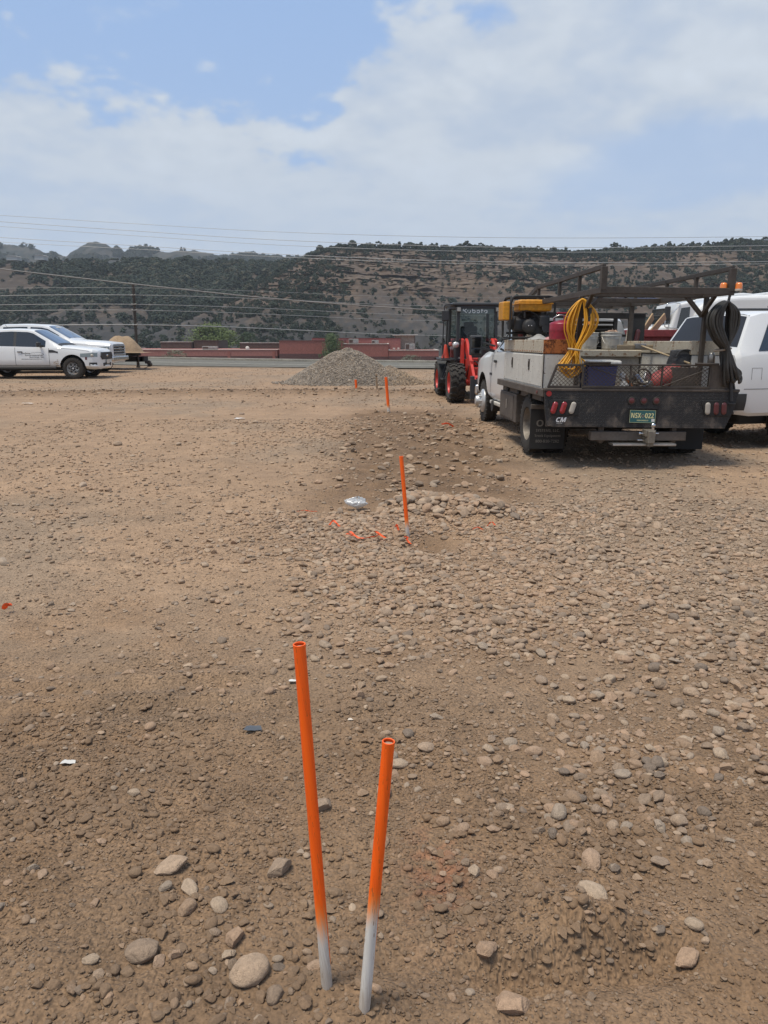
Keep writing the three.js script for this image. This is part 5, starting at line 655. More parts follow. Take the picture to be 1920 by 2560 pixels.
  for (const s of [-1, 1]) { mesh('side_window', B.panel(s, sh - 1.02, sh - 2.2, z => B.at(z)[4] + 0.03, z => Math.max(B.at(z)[4] + 0.05, B.at(z)[6] - 0.07), 0.005, 20, 5), M.glassDark, T); for (const z of [sh - 0.74, sh - 2.22]) mesh('door_gap', B.panel(s, z - 0.006, z + 0.006, () => 0.55, () => 1.30, 0.004, 1, 10), M.gap, T); mesh('door_handle', box(0.035, 0.05, 0.17, s * (B.x(sh - 1.95, 1.18) + 0.02), 1.185, sh - 1.12, 0.014), M.plastic, T); mesh('badge', B.panel(s, sh - 0.62, sh - 0.82, () => 0.93, () => 0.97, 0.006, 2, 1), M.plastic, T); mesh('rocker_step', [bb(s * 0.86, s * 1.0, 0.40, 0.47, sh - 2.3, sh - 0.62, 0.02)], M.whiteDirty, T);
    const mr = mesh('mirror', [box(0.235, 0.36, 0.09, s * 1.33, 1.46, sh - 0.80, 0.035), bar([s * 0.98, 1.36, sh - 0.82], [s * 1.25, 1.42, sh - 0.80], 0.05), bar([s * 0.98, 1.45, sh - 0.86], [s * 1.25, 1.52, sh - 0.80], 0.035)], M.plastic, T); mesh('mirror_glass', [box(0.175, 0.19, 0.006, s * 1.33, 1.515, sh - 0.847, 0.002), box(0.17, 0.085, 0.006, s * 1.33, 1.355, sh - 0.847, 0.002)], M.mirror, mr); }
  mesh('rear_window', [sheet(4, 3, (u, v) => [mix(-0.62, 0.62, u), mix(1.40, 1.80, v), sh - 2.385 + 0.05 * v * 0])], M.blackMatte, T); mesh('windshield', B.shell(sh - 0.7, sh - 1.48, z => B.at(z)[7] - 0.05, 0.006), M.glassDark, T);
  mesh('fuel_tank', [bb(0.42, 0.92, 0.36, 0.62, 3.2, 4.3, 0.05)], M.blackMatte, T); mesh('battery_box', [bb(-0.92, -0.42, 0.36, 0.62, 3.2, 4.3, 0.05)], M.blackMatte, T); mesh('exhaust_pipe', [cyl(0.1, 0.1, 0.8, 0.62, 0.38, 4.5, 'x')], M.blackMatte, T); mesh('front_bumper', bb(-1.0, 1.0, 0.45, 0.66, sh + 0.96, sh + 1.08, 0.04), M.chrome, T);
}
// ------------------------------------------------ things carried on the truck
{
  const o = load('generator', 'yellow and black portable generator on the left tool box', 'generator', [0.93, 1.56, 2.36]);   // frame 0.62 x 0.66 x 0.5
  M.genYellow = mat(0.66, 0.30, 0.018, 0.42, 0, { map: grime }); const fr = [], w = 0.33, d = 0.26, h = 0.62;
  for (const s of [-1, 1]) fr.push(tube([[s * w, 0.02, -d], [s * w, h - 0.08, -d], [s * (w - 0.02), h, -d + 0.07], [s * (w - 0.02), h, d - 0.07], [s * w, h - 0.08, d], [s * w, 0.02, d], [s * w, 0.02, -d]], 0.017, 60, 8, false, 0.12)); fr.push(tube([[-w, h - 0.09, -d], [-w + 0.06, h, -d], [w - 0.06, h, -d], [w, h - 0.09, -d]], 0.017, 30, 8, false, 0.2), tube([[-w, h - 0.09, d], [-w + 0.06, h, d], [w - 0.06, h, d], [w, h - 0.09, d]], 0.017, 30, 8, false, 0.2), rod([-w, 0.03, -d], [w, 0.03, -d], 0.017), rod([-w, 0.03, d], [w, 0.03, d], 0.017), rod([-w, 0.1, 0], [w, 0.1, 0], 0.017));
  mesh('frame', fr, M.blackMatte, o); const tk = mesh('fuel_tank', [box(0.50, 0.17, 0.40, -0.06, 0.50, 0, 0.035), box(0.53, 0.02, 0.43, -0.06, 0.525, 0, 0.008), box(0.2, 0.03, 0.15, -0.03, 0.575, -0.04, 0.012)], M.genYellow, o); mesh('fuel_cap', cyl(0.045, 0.045, 0.03, 0.08, 0.58, 0.08), M.plastic, tk);
  const cp = mesh('control_panel', [box(0.14, 0.27, 0.34, 0.37, 0.42, -0.07, 0.02)], M.genYellow, o); mesh('outlet_cover', [box(0.015, 0.17, 0.15, 0.423, 0.39, -0.06, 0.006), box(0.075, 0.17, 0.012, 0.365, 0.39, -0.206, 0.004), box(0.015, 0.06, 0.06, 0.423, 0.40, 0.06, 0.006)], M.plastic, cp);
  mesh('engine', [box(0.26, 0.26, 0.28, -0.14, 0.20, 0, 0.04), box(0.22, 0.2, 0.26, 0.12, 0.22, 0.02, 0.05), cyl(0.10, 0.10, 0.2, 0.19, 0.25, 0.05, 'x'), ...Array.from({ length: 6 }, (_, i) => box(0.16, 0.008, 0.2, -0.14, 0.27 + i * 0.018, -0.06, 0.002))], M.plastic, o); const rc = mesh('recoil_starter', [lathe([[0.001, 0.07], [0.06, 0.065], [0.095, 0.045], [0.105, 0]], 0.03, 0.20, -0.15, 'z', 28).rotateY(0)], M.plastic, o); rc.geometry.rotateY(Math.PI); rc.geometry.translate(0.06, 0, -0.34); for (let i = 0; i < 2; i++) mesh('bolt', at(new THREE.SphereGeometry(0.009, 8, 6), 0.03 + 0.045 * (i - 0.5), 0.205, -0.268), M.chrome, rc);
  mesh('air_filter', [box(0.16, 0.17, 0.12, -0.2, 0.27, -0.16, 0.03), cyl(0.06, 0.06, 0.1, -0.22, 0.17, -0.17, 'z')], M.plastic, o); mesh('muffler', [cyl(0.06, 0.06, 0.24, -0.1, 0.36, 0.16, 'x')], M.steelDark, o); mesh('cables', [tube([[0.2, 0.34, -0.14], [0.1, 0.42, -0.2], [-0.05, 0.38, -0.19], [-0.12, 0.3, -0.2]], 0.008, 20, 6), tube([[0.22, 0.3, -0.1], [0.2, 0.4, -0.2], [0.0, 0.43, -0.16]], 0.006, 20, 6)], M.blackMatte, o);
  const g2 = load('red_fuel_can', 'red metal safety fuel can beside the generator', 'fuel can', [0.90, 1.56, 0.62]); const cr = mat(0.30, 0.012, 0.032, 0.38, 0, { map: grime }); mesh('body', lathe([[0.001, 0], [0.155, 0.0], [0.158, 0.01], [0.158, 0.11], [0.163, 0.118], [0.158, 0.126], [0.157, 0.19], [0.145, 0.215], [0.05, 0.245], [0.001, 0.25]], 0, 0, 0, 'y', 40), cr, g2); mesh('spout', [cyl(0.035, 0.03, 0.06, -0.05, 0.27, 0), box(0.15, 0.022, 0.04, 0.0, 0.335, 0, 0.01), rod([-0.06, 0.27, 0.0], [-0.06, 0.335, 0], 0.012)], cr, g2); mesh('handle', [tube([[0.09, 0.235, 0.0], [0.12, 0.27, -0.02], [0.04, 0.31, -0.04], [-0.05, 0.29, -0.04], [-0.06, 0.25, 0]], 0.006, 24, 6)], M.chrome, g2);
  const ju = load('white_jug', 'translucent white jug behind the red fuel can', 'jug', [0.74, 1.56, 0.98]); mesh('body', [box(0.15, 0.22, 0.2, 0, 0.11, 0, 0.04), cyl(0.035, 0.03, 0.05, 0, 0.245, 0)], mat(0.55, 0.54, 0.50, 0.4), ju); mesh('cap', cyl(0.03, 0.03, 0.025, 0, 0.28, 0), M.red, ju);
  for (const [x, z, l, c, s] of [[1.0, 1.42, 'grey oily rag heap beside the generator', [0.25, 0.24, 0.22], 0.12], [0.86, 1.2, 'faded pink rag lying by the fuel can', [0.42, 0.20, 0.19], 0.10], [1.08, 1.1, 'grey glove left on the tool box lid', [0.30, 0.29, 0.27], 0.08]]) { const r = load('rag', l, 'rag', [x, 1.56, z]); mesh('cloth', sheet(18, 14, (u, v) => { const X = (u - 0.5) * 2, Z = (v - 0.5) * 2, e = clamp(1.15 - Math.hypot(X, Z)); return [X * s * 1.3, s * (0.25 * e + 0.55 * e * fbm(X * 2.2 + z * 9, Z * 2.2 + x * 7, 3)), Z * s]; }), mat(...c, 0.95, 0, { side: THREE.DoubleSide }), r); }
  // extension cord hank on the left rack post
  const co = load('extension_cord', 'yellow extension cord hung in a tied hank on the left rack post', 'cord', [0.78, 1.10, 0.12]); const r = rng(12), cm = mat(0.68, 0.33, 0.02, 0.5), loops = [];
  for (let i = 0; i < 27; i++) { const dz = (r() - 0.5) * 0.13, up = 0.05 + 0.15 * r(), lo = 0.04 + 0.12 * r(), bo = 0.02 + 0.19 * r() * r(), x1 = 0.03 - up * (0.6 + 0.6 * r()) + 0.0, x2 = 0.03 + up * (0.5 + 0.4 * r()), cx = 0.08 + (r() - 0.5) * 0.06, bx = 0.12 + (r() - 0.5) * 0.05;
    loops.push(tube([[0.02 + (r() - 0.5) * 0.03, 0.93 + 0.02 * r(), dz * 0.5], [x1 * 0.9, 0.80, dz], [x1, 0.62, dz - 0.02], [cx - 0.05 * r(), 0.33, dz * 0.5 - 0.02], [bx - lo, 0.18, dz - 0.02], [bx - lo * 0.6, bo + 0.01, dz - 0.01], [bx + lo * 0.2, bo - 0.02, dz], [bx + lo, 0.14, dz + 0.01], [cx + 0.05 * r(), 0.34, dz * 0.5 + 0.02], [x2 + 0.03, 0.58, dz + 0.02], [x2, 0.78, dz + 0.01]], 0.0078, 90, 7, true, 0.5)); }
  mesh('cord_loops', loops, cm, co); mesh('tie', [at(new THREE.TorusGeometry(0.085, 0.012, 8, 28).scale(1, 0.9, 1), 0.075, 0.335, -0.005, Math.PI / 2, 0, 0.15), tube([[0.03, 0.33, -0.07], [0.03, 0.2, -0.09], [-0.01, 0.05, -0.08], [0.0, -0.06, -0.08]], 0.007, 24, 6)], mat(0.36, 0.30, 0.22, 0.9), co); mesh('plug', [cyl(0.024, 0.024, 0.07, -0.075, 0.70, -0.05), cyl(0.018, 0.022, 0.10, -0.07, 0.79, -0.05)], M.plastic, co); mesh('plug_collar', cyl(0.026, 0.026, 0.035, -0.075, 0.66, -0.05), mat(0.7, 0.28, 0.05, 0.5), co);
  const ho = load('air_hose', 'dark grey hose hung in a tied hank on the right rack post', 'hose', [-0.93, 0.98, 0.0]); const hl = [], r2 = rng(31);
  for (let i = 0; i < 17; i++) { const dz = (r2() - 0.5) * 0.16 - 0.03, up = 0.055 + 0.125 * (i / 16), k = (i - 8) / 8, tx = -0.03 + k * 0.018, bx = -0.16 + k * 0.085, by = 0.02 + 0.10 * r2() + 0.05 * (1 - Math.abs(k));
    hl.push(tube([[0.0, 1.03 + 0.02 * r2(), dz], [up * 0.85, 0.93, dz - 0.02], [up, 0.78, dz - 0.02], [up * 0.55 + tx, 0.60, dz - 0.02], [tx - 0.03, 0.47, dz], [mix(tx, bx, 0.6), 0.27, dz - 0.02], [bx + 0.01, by + 0.06, dz - 0.01], [bx - 0.015, by, dz + 0.01], [bx - 0.04, by + 0.07, dz + 0.03], [mix(tx, bx, 0.55) - 0.03, 0.28, dz + 0.03], [tx - 0.04, 0.47, dz + 0.03], [-up * 0.6 + tx, 0.62, dz + 0.02], [-up, 0.78, dz + 0.01], [-up * 0.85, 0.93, dz]], 0.0165, 110, 8, true, 0.5)); }
  mesh('hose_loops', hl, mat(0.052, 0.050, 0.046, 0.62, 0, { map: grime }), ho); mesh('tie', [at(new THREE.TorusGeometry(0.10, 0.012, 8, 28).scale(1, 0.8, 1), -0.04, 0.475, 0, Math.PI / 2, 0, -0.15)], mat(0.30, 0.24, 0.18, 0.9), ho); mesh('hose_end', [tube([[-0.02, 1.0, -0.06], [-0.03, 1.09, -0.06], [-0.04, 1.14, -0.06]], 0.017, 12, 8), tube([[-0.21, 0.1, 0], [-0.24, -0.02, 0], [-0.25, -0.13, 0]], 0.016, 12, 8), tube([[-0.17, 0.08, -0.03], [-0.19, -0.06, -0.03], [-0.2, -0.16, -0.03]], 0.022, 12, 8), cyl(0.05, 0.05, 0.012, -0.205, -0.19, -0.03)], M.plastic, ho);
  function bucket(l, x, z, y, lid) { const b = load('plastic_bucket', l, 'bucket', [x, y, z]); mesh('pail', lathe([[0.001, 0.005], [0.128, 0], [0.132, 0.01], [0.146, 0.18], [0.154, 0.185], [0.154, 0.20], [0.148, 0.205], [0.150, 0.235], [0.157, 0.238], [0.157, 0.25], [0.146, 0.25], [0.130, 0.02]], 0, 0, 0, 'y', 36), M.flakedLight, b); mesh('handle', [tube([[0.15, 0.2, 0], [0.13, 0.09, -0.11], [0.0, 0.04, -0.165], [-0.12, 0.09, -0.12], [-0.15, 0.2, 0]], 0.004, 30, 6)], M.alu, b); const n = mesh('label_patch', [sheet(8, 3, (u, v) => { const a = mix(-2.1, -1.2, u); return [0.1455 * Math.cos(a), mix(0.05, 0.15, v), 0.1455 * Math.sin(a) * 1.0]; })], mat(0.36, 0.33, 0.28, 0.9), b); const t = mesh('contents', [0, 1, 2, 3].map(i => box(0.05, 0.05, 0.09, 0.07 * Math.cos(i * 1.7), 0.235 + 0.015 * (i % 2), 0.07 * Math.sin(i * 1.7), 0.012, i, i * 2, i)), lid, b); }
  M.flakedLight = mat(0.62, 0.61, 0.57, 0.5, 0, { map: grime });
  bucket('white plastic bucket of small parts just right of the yellow cord', 0.04, 2.20, 1.425, mat(0.5, 0.34, 0.05, 0.6)); bucket('taller standing white bucket behind the wooden broom head', -0.31, 2.18, 1.435, mat(0.35, 0.22, 0.15, 0.8));
  const br = load('push_broom', 'wooden push broom lying over the truck bed', 'broom', [-0.52, 1.43, 1.62]); mesh('head', [box(0.56, 0.07, 0.075, 0.02, 0.035, 0, 0.012, 0, -0.05)], mat(0.40, 0.31, 0.20, 0.8, 0, { map: grime }), br); mesh('bracket', [box(0.16, 0.075, 0.09, -0.02, 0.05, -0.01, 0.01, 0, -0.05)], M.alu, br); mesh('handle', [rod([-0.03, 0.06, -0.02], [-0.14, -0.15, -1.42], 0.014)], mat(0.42, 0.33, 0.21, 0.75, 0, { map: grime }), br);
  const tt = load('storage_tote', 'blue storage tote with a white lid behind the tailgate mesh', 'tote', [0.48, 0.93, 0.33]); mesh('bin', [extrude([[-0.17, 0], [0.17, 0], [0.20, 0.31], [-0.20, 0.31]], 0.36, 0.015).translate(0, 0, -0.18)], mat(0.055, 0.06, 0.17, 0.6), tt); mesh('lid', [box(0.44, 0.065, 0.42, -0.02, 0.345, 0, 0.03)], mat(0.66, 0.65, 0.62, 0.45, 0, { map: grime }), tt);
  const cr2 = load('dark_crate', 'dark steel crate behind the right end of the tailgate', 'crate', [-0.66, 0.93, 0.42]); mesh('box', bb(-0.18, 0.20, 0, 0.30, -0.18, 0.3, 0.01), M.bedSteel, cr2);
  const bg = load('tool_bag', 'black soft tool bag resting behind the tailgate on the right', 'bag', [-0.66, 1.235, 0.45]); mesh('bag', [sheet(30, 20, (u, v) => { const a = u * 6.2832, h = v; const rx = 0.20 * (1 - 0.25 * h) * (h > 0.97 ? 0.05 : 1), rz = 0.13 * (1 - 0.45 * h) * (h > 0.97 ? 0.05 : 1), n = 1 + 0.22 * (fbm(Math.cos(a) * 2 + 5, Math.sin(a) * 2 + h * 5, 3) - 0.5); return [rx * Math.cos(a) * n, 0.20 * Math.min(h / 0.9, 1) * n, rz * Math.sin(a) * n]; })], mat(0.028, 0.028, 0.03, 0.8), bg); mesh('strap', [tube([[-0.12, 0.12, -0.1], [-0.06, 0.2, -0.1], [0.06, 0.2, -0.1], [0.12, 0.12, -0.1]], 0.011, 20, 6)], M.plastic, bg);
  const rt = load('red_tank', 'faded red tank lying behind the tailgate mesh', 'tank', [-0.42, 0.93, 0.42]); mesh('tank', [at(new THREE.CapsuleGeometry(0.13, 0.24, 8, 20), 0, 0.15, -0.05, 0, 0, R(62))], mat(0.36, 0.05, 0.045, 0.6, 0, { map: grime }), rt);
  const jr = rng(8), junkM = [mat(0.42, 0.41, 0.40, 0.6), M.rust, M.steelDark, mat(0.16, 0.20, 0.30, 0.6), M.alu]; ['bright crumpled metal scrap behind the mesh', 'rusty pipe fitting behind the mesh', 'dark hand tool behind the mesh', 'pale blue plastic scrap behind the mesh', 'bright pipe offcut behind the mesh'].forEach((l, i) => { const s = load('scrap', l, 'scrap', [0.18 - i * 0.085, 0.935, 0.16 + 0.1 * jr()]); mesh('piece', i % 2 ? [rod([-0.05, 0.03, 0], [0.06, 0.16 + 0.08 * jr(), 0.04], 0.016), cyl(0.03, 0.03, 0.05, 0.06, 0.17, 0.04), box(0.12, 0.05, 0.09, 0, 0.025, 0.02, 0.01)] : [at(stoneGeo(60 + i, true, 2).scale(0.07, 0.09, 0.06), 0, 0.07, 0), box(0.09, 0.11, 0.03, 0.02, 0.17, 0.03, 0.008, 0.5, 0.4, 0.6)], junkM[i], s); });
  for (const [y, l, z] of [[2.19, 'upper blue pole lying across the front of the rack', 2.9], [2.185, 'lower blue pole lying across the front of the rack', 3.1]]) { const s = load('blue_pole', l, 'pole', [-0.45, y - (z > 3 ? 0.0 : 0), z]); mesh('pole', [rod([-0.95, 0, 0.02], [0.98, 0, 0], 0.033, 14)], mat(0.035, 0.06, 0.17, 0.5, 0, { map: grime }), s); }
  const cn = load('steel_can', 'small silver can beside the right rack post', 'can', [-0.90, 1.265, 0.13]); mesh('can', lathe([[0.001, 0], [0.045, 0], [0.045, 0.12], [0.03, 0.135], [0.03, 0.15], [0.001, 0.15]], 0, 0, 0, 'y', 20), M.alu, cn);
  const rb = load('rusty_bracket', 'rusty steel plate beside the tied hose', 'plate', [-1.13, 1.36, 0.40]); mesh('plate', bb(-0.09, 0.06, 0, 0.2, 0, 0.015, 0.002), M.rust, rb); mesh('stand', bb(-0.05, 0.05, -0.10, 0.02, 0.0, 0.05, 0.004), M.rust, rb);
}
// ---------------------------------------------------------------- compact wheel loader, facing the camera (local z forward, front axle at 0)
{
  const o = thing('wheel_loader', 'red and black compact wheel loader with glazed cab', 'loader', [2.44, 0, -19.25], R(5));
  M.loaderRed = mat(0.62, 0.045, 0.030, 0.38, 0, { map: grime }); M.loaderBlack = mat(0.028, 0.029, 0.030, 0.5);
  const lugTyre = () => { const g = [], Ro = 0.485, h = 0.185; g.push(lathe([[0.26, -h * 0.8], [0.28, -h * 0.98], [0.36, -h * 1.04], [0.43, -h * 0.98], [0.452, -h * 0.7], [0.458, 0], [0.452, h * 0.7], [0.43, h * 0.98], [0.36, h * 1.04], [0.28, h * 0.98], [0.26, h * 0.8]], 0, 0, 0, 'x', 48)); const n = 18; for (let i = 0; i < n; i++) for (const s of [-1, 1]) { const a0 = (i + (s > 0 ? 0.5 : 0)) / n * 6.2832; for (let k = 0; k < 4; k++) { const t = (k + 0.5) / 4, x = s * h * (0.03 + t * 0.94), a = a0 + 0.10 * Math.sin(t * 4.2) + t * 0.16, rr = Ro - 0.022 - 0.02 * t * t * t; g.push(box(h * 0.29, 0.05, 0.068, x, 0, 0, 0.006, 0, s * (0.55 - 0.3 * Math.cos(t * 5)), 0).translate(0, rr, 0).rotateX(a)); } } return join(g); };
  const mk = () => ({ tyre: { g: lugTyre(), m: M.tyre }, rim: { g: join([lathe([[0.268, 0.15], [0.262, 0.165], [0.245, 0.15], [0.23, 0.06], [0.12, 0.05], [0.11, 0.09], [0.001, 0.1]], 0, 0, 0, 'x', 36), ...Array.from({ length: 8 }, (_, i) => cyl(0.013, 0.013, 0.03, 0.06, 0.16 * Math.cos(i * 0.785), 0.16 * Math.sin(i * 0.785), 'x', 6))]), m: M.loaderRed } });
  for (const s of [-1, 1]) for (const z of [0, -1.92]) wheel(o, s * 0.66, 0.485, z, 'loader', mk, s);
  mesh('rear_frame', [bb(-0.42, 0.42, 0.42, 0.95, -2.75, -0.75, 0.03), bb(-0.5, 0.5, 0.5, 0.8, -3.0, -2.7, 0.05), cyl(0.08, 0.08, 1.2, 0, 0.485, -1.92, 'x')], M.loaderBlack, o); mesh('front_frame', [bb(-0.36, -0.28, 0.45, 1.05, -0.55, 0.35, 0.02), bb(0.28, 0.36, 0.45, 1.05, -0.55, 0.35, 0.02), bb(-0.36, 0.36, 0.45, 0.85, -0.5, 0.1, 0.02), bb(-0.30, 0.30, 0.9, 1.08, -0.5, -0.3, 0.02), cyl(0.08, 0.08, 1.2, 0, 0.485, 0, 'x')], M.loaderRed, o);
  mesh('articulation_joint', [cyl(0.09, 0.09, 0.5, 0, 0.62, -0.66), bb(-0.2, 0.2, 0.48, 0.56, -0.85, -0.5, 0.02)], M.steelDark, o);
  for (const s of [-1, 1]) {
    const a = mesh('lift_arm', [extrude([[-0.55, 1.50], [-0.40, 1.56], [-0.28, 1.50], [0.62, 0.72], [1.02, 0.34], [1.06, 0.22], [0.94, 0.20], [0.50, 0.55], [-0.52, 1.36]], 0.07, 0.008).rotateY(-Math.PI / 2).translate(s * 0.33 + 0.035, 0, 0)], M.loaderRed, o); mesh('pin', [cyl(0.045, 0.045, 0.12, s * 0.33, 1.48, -0.42, 'x'), cyl(0.04, 0.04, 0.12, s * 0.33, 0.28, 0.98, 'x')], M.steelDark, a);
    mesh('loader_tower', [extrude([[-0.62, 0.8], [-0.30, 0.8], [-0.34, 1.52], [-0.50, 1.56]], 0.06, 0.006).rotateY(-Math.PI / 2).translate(s * 0.42 + 0.03, 0, 0)], M.loaderRed, o); mesh('lift_cylinder', [rod([s * 0.33, 0.62, -0.1], [s * 0.33, 0.92, 0.22], 0.045, 14), rod([s * 0.33, 0.9, 0.2], [s * 0.33, 1.0, 0.32], 0.024, 12)], M.steelDark, o);
  }
  mesh('cross_tube', [cyl(0.07, 0.07, 0.72, 0, 0.62, 0.62, 'x'), bb(-0.1, 0.1, 0.4, 0.75, 0.55, 0.7, 0.02)], M.loaderRed, o); mesh('tilt_cylinder', [rod([0, 1.05, -0.32], [0, 0.72, 0.58], 0.05, 14), rod([0, 0.72, 0.58], [0, 0.5, 0.95], 0.028, 12)], M.steelDark, o); mesh('quick_coupler', [bb(-0.45, 0.45, 0.18, 0.62, 0.98, 1.06, 0.02), bb(-0.5, -0.4, 0.15, 0.7, 1.0, 1.1, 0.02), bb(0.4, 0.5, 0.15, 0.7, 1.0, 1.1, 0.02)], M.loaderBlack, o); mesh('hydraulic_hoses', [0, 1, 2, 3].map(i => tube([[-0.2 + i * 0.1, 0.8, -0.5], [-0.15 + i * 0.09, 1.0, -0.2], [-0.1 + i * 0.06, 0.9, 0.2], [-0.08 + i * 0.05, 0.7, 0.6]], 0.014, 24, 6)), M.plastic, o);
  for (const s of [-1, 1]) { mesh('fender', [sheet(16, 3, (u, v) => { const a = mix(-0.15, 2.0, u); return [s * mix(0.44, 0.88, v), 0.485 + 0.57 * Math.sin(a), -1.92 + 0.60 * Math.cos(a)]; }), bb(s * 0.44, s * 0.90, 1.0, 1.04, -1.5, -0.75, 0.01)], mat(0.03, 0.031, 0.032, 0.6, 0, { side: THREE.DoubleSide }), o); mesh('step', [bb(s * 0.5, s * 0.84, 0.5, 0.54, -1.3, -0.9, 0.008), bar([s * 0.82, 0.5, -1.25], [s * 0.66, 1.0, -1.25], 0.03), bar([s * 0.82, 0.5, -0.95], [s * 0.66, 1.0, -0.95], 0.03)], M.loaderBlack, o); }
  mesh('engine_hood', [box(0.9, 0.62, 0.95, 0, 1.24, -2.5, 0.12)], M.loaderRed, o); mesh('counterweight', [box(1.1, 0.42, 0.3, 0, 0.86, -3.0, 0.06)], M.loaderBlack, o);
  // cab
  const P = [[-0.50, -0.72], [0.50, -0.72], [-0.62, -1.30], [0.62, -1.30], [-0.56, -2.0], [0.56, -2.0]], yb = 1.0, yt = 2.36; const pil = []; for (const [x, z] of P) pil.push(bar([x * 1.02, yb, z], [x * 0.96, yt, z - 0.03 * Math.sign(z + 1.3)], 0.075, 0.085, 0.015)); for (const y of [yb + 0.02, yt - 0.03]) for (const [a, b] of [[0, 1], [0, 2], [1, 3], [2, 4], [3, 5], [4, 5]]) pil.push(bar([P[a][0], y, P[a][1]], [P[b][0], y, P[b][1]], 0.07, 0.07, 0.01));
  const cab = mesh('cab_frame', pil, M.loaderBlack, o); mesh('cab_floor', [bb(-0.56, 0.56, 0.94, 1.01, -2.0, -0.72, 0.02), bb(-0.5, 0.5, 1.0, 1.36, -0.80, -0.73, 0.02), bb(-0.55, -0.45, 1.0, 1.5, -1.0, -0.7, 0.02)], M.loaderBlack, cab); mesh('roof', [box(1.30, 0.09, 1.42, 0, 2.40, -1.36, 0.04)], M.loaderBlack, cab);
  const pane = (a, b, y0, y1, i) => sheet(2, 2, (u, v) => [mix(a[0], b[0], u) * (1 - 0.04 * v), mix(y0, y1, v), mix(a[1], b[1], u)]);
  const ws = mesh('windshield', pane([-0.46, -0.715], [0.46, -0.715], 1.36, 2.31), M.glass, cab); for (const [a, b] of [[0, 2], [1, 3], [2, 4], [3, 5]]) mesh('side_glass', pane([P[a][0] * 1.01, P[a][1] - 0.05], [P[b][0] * 1.01, P[b][1] + 0.05], 1.08, 2.30), M.glass, cab); mesh('rear_glass', pane([-0.5, -2.0], [0.5, -2.0], 1.35, 2.30), M.glass, cab);
  const kt = decal(0.84, 0.17, (c, w, h) => { c.fillStyle = '#56625f'; c.fillRect(0, 0, w, h); c.strokeStyle = '#d4d9d6'; c.lineWidth = h * 0.11; c.lineCap = 'butt'; const k = h, y0 = 0.22 * k, y1 = 0.82 * k; let x = w * 0.07; const L = pts => { c.beginPath(); pts.forEach((p, i) => i ? c.lineTo(...p) : c.moveTo(...p)); c.stroke(); }, arc = (cx, cy, r, a, b) => { c.beginPath(); c.arc(cx, cy, r, a, b); c.stroke(); }; const r = 0.20 * k, m = y1 - r;
    L([[x, y0], [x, y1 - 0.25 * k]]); L([[x + 0.46 * k, y0], [x + 0.14 * k, 0.5 * k], [x + 0.50 * k, y1]]); x += 0.66 * k; L([[x, 0.42 * k], [x, y1 - 0.2 * k]]); arc(x + r, m, r, 0, 2.0); L([[x + 2 * r, 0.42 * k], [x + 2 * r, m]]); x += 0.70 * k; L([[x, y0], [x, m]]); arc(x + r, m, r, -2.9, 2.9); x += 0.66 * k; arc(x + r, m, r, -3.1, 2.7); x += 0.66 * k; L([[x + 0.06 * k, y0], [x + 0.06 * k, y1]]); L([[x - 0.06 * k, 0.42 * k], [x + 0.28 * k, 0.42 * k]]); x += 0.44 * k; arc(x + r, m, r, -3.6, 1.9); L([[x + 2 * r, 0.44 * k], [x + 2 * r, y1]]); }, { extra: { transparent: false }, rough: 0.3, res: 768 });
  mesh('visor_lettering', [sheet(2, 2, (u, v) => [mix(-0.43, 0.43, u), mix(2.165, 2.325, v), -0.700])], kt, ws, true);
  for (const s of [-1, 1]) { const l = mesh('work_light', [box(0.12, 0.12, 0.09, s * 0.50, 2.27, -0.64, 0.02)], M.plastic, cab); mesh('lens', [box(0.09, 0.09, 0.01, s * 0.50, 2.27, -0.592, 0.004)], M.hvac, l); const hl = mesh('headlight', [at(new THREE.SphereGeometry(0.085, 18, 12).scale(1.1, 0.9, 0.7), s * 0.56, 1.40, -0.62), box(0.2, 0.03, 0.06, s * 0.60, 1.40, -0.68, 0.01)], mat(0.55, 0.55, 0.53, 0.15, 0.3), cab); mesh('indicator', [box(0.10, 0.09, 0.08, s * 0.69, 1.42, -0.64, 0.03)], mat(0.45, 0.12, 0.09, 0.3), hl); mesh('guard', [new THREE.TorusGeometry(0.11, 0.008, 8, 24, Math.PI).translate(s * 0.56, 1.42, -0.60)], M.loaderBlack, hl);
    const mr = mesh('mirror', [box(0.19, 0.27, 0.06, s * 0.82, 2.12, -0.72, 0.03), tube([[s * 0.52, 2.34, -0.75], [s * 0.68, 2.40, -0.72], [s * 0.84, 2.37, -0.72], [s * 0.84, 2.2, -0.72]], 0.014, 20, 8)], M.plastic, cab); mesh('mirror_glass', box(0.16, 0.24, 0.006, s * 0.82, 2.12, -0.752, 0.002), M.chrome, mr);
    mesh('grab_rail', [tube([[s * 0.70, 1.0, -1.25], [s * 0.80, 1.1, -1.25], [s * 0.76, 2.2, -1.25], [s * 0.63, 2.3, -1.25]], 0.016, 30, 8, false, 0.2), tube([[s * 0.72, 1.0, -1.0], [s * 0.82, 1.1, -1.0], [s * 0.80, 1.5, -1.0], [s * 0.86, 1.55, -0.95]], 0.013, 20, 8)], M.loaderBlack, cab); }
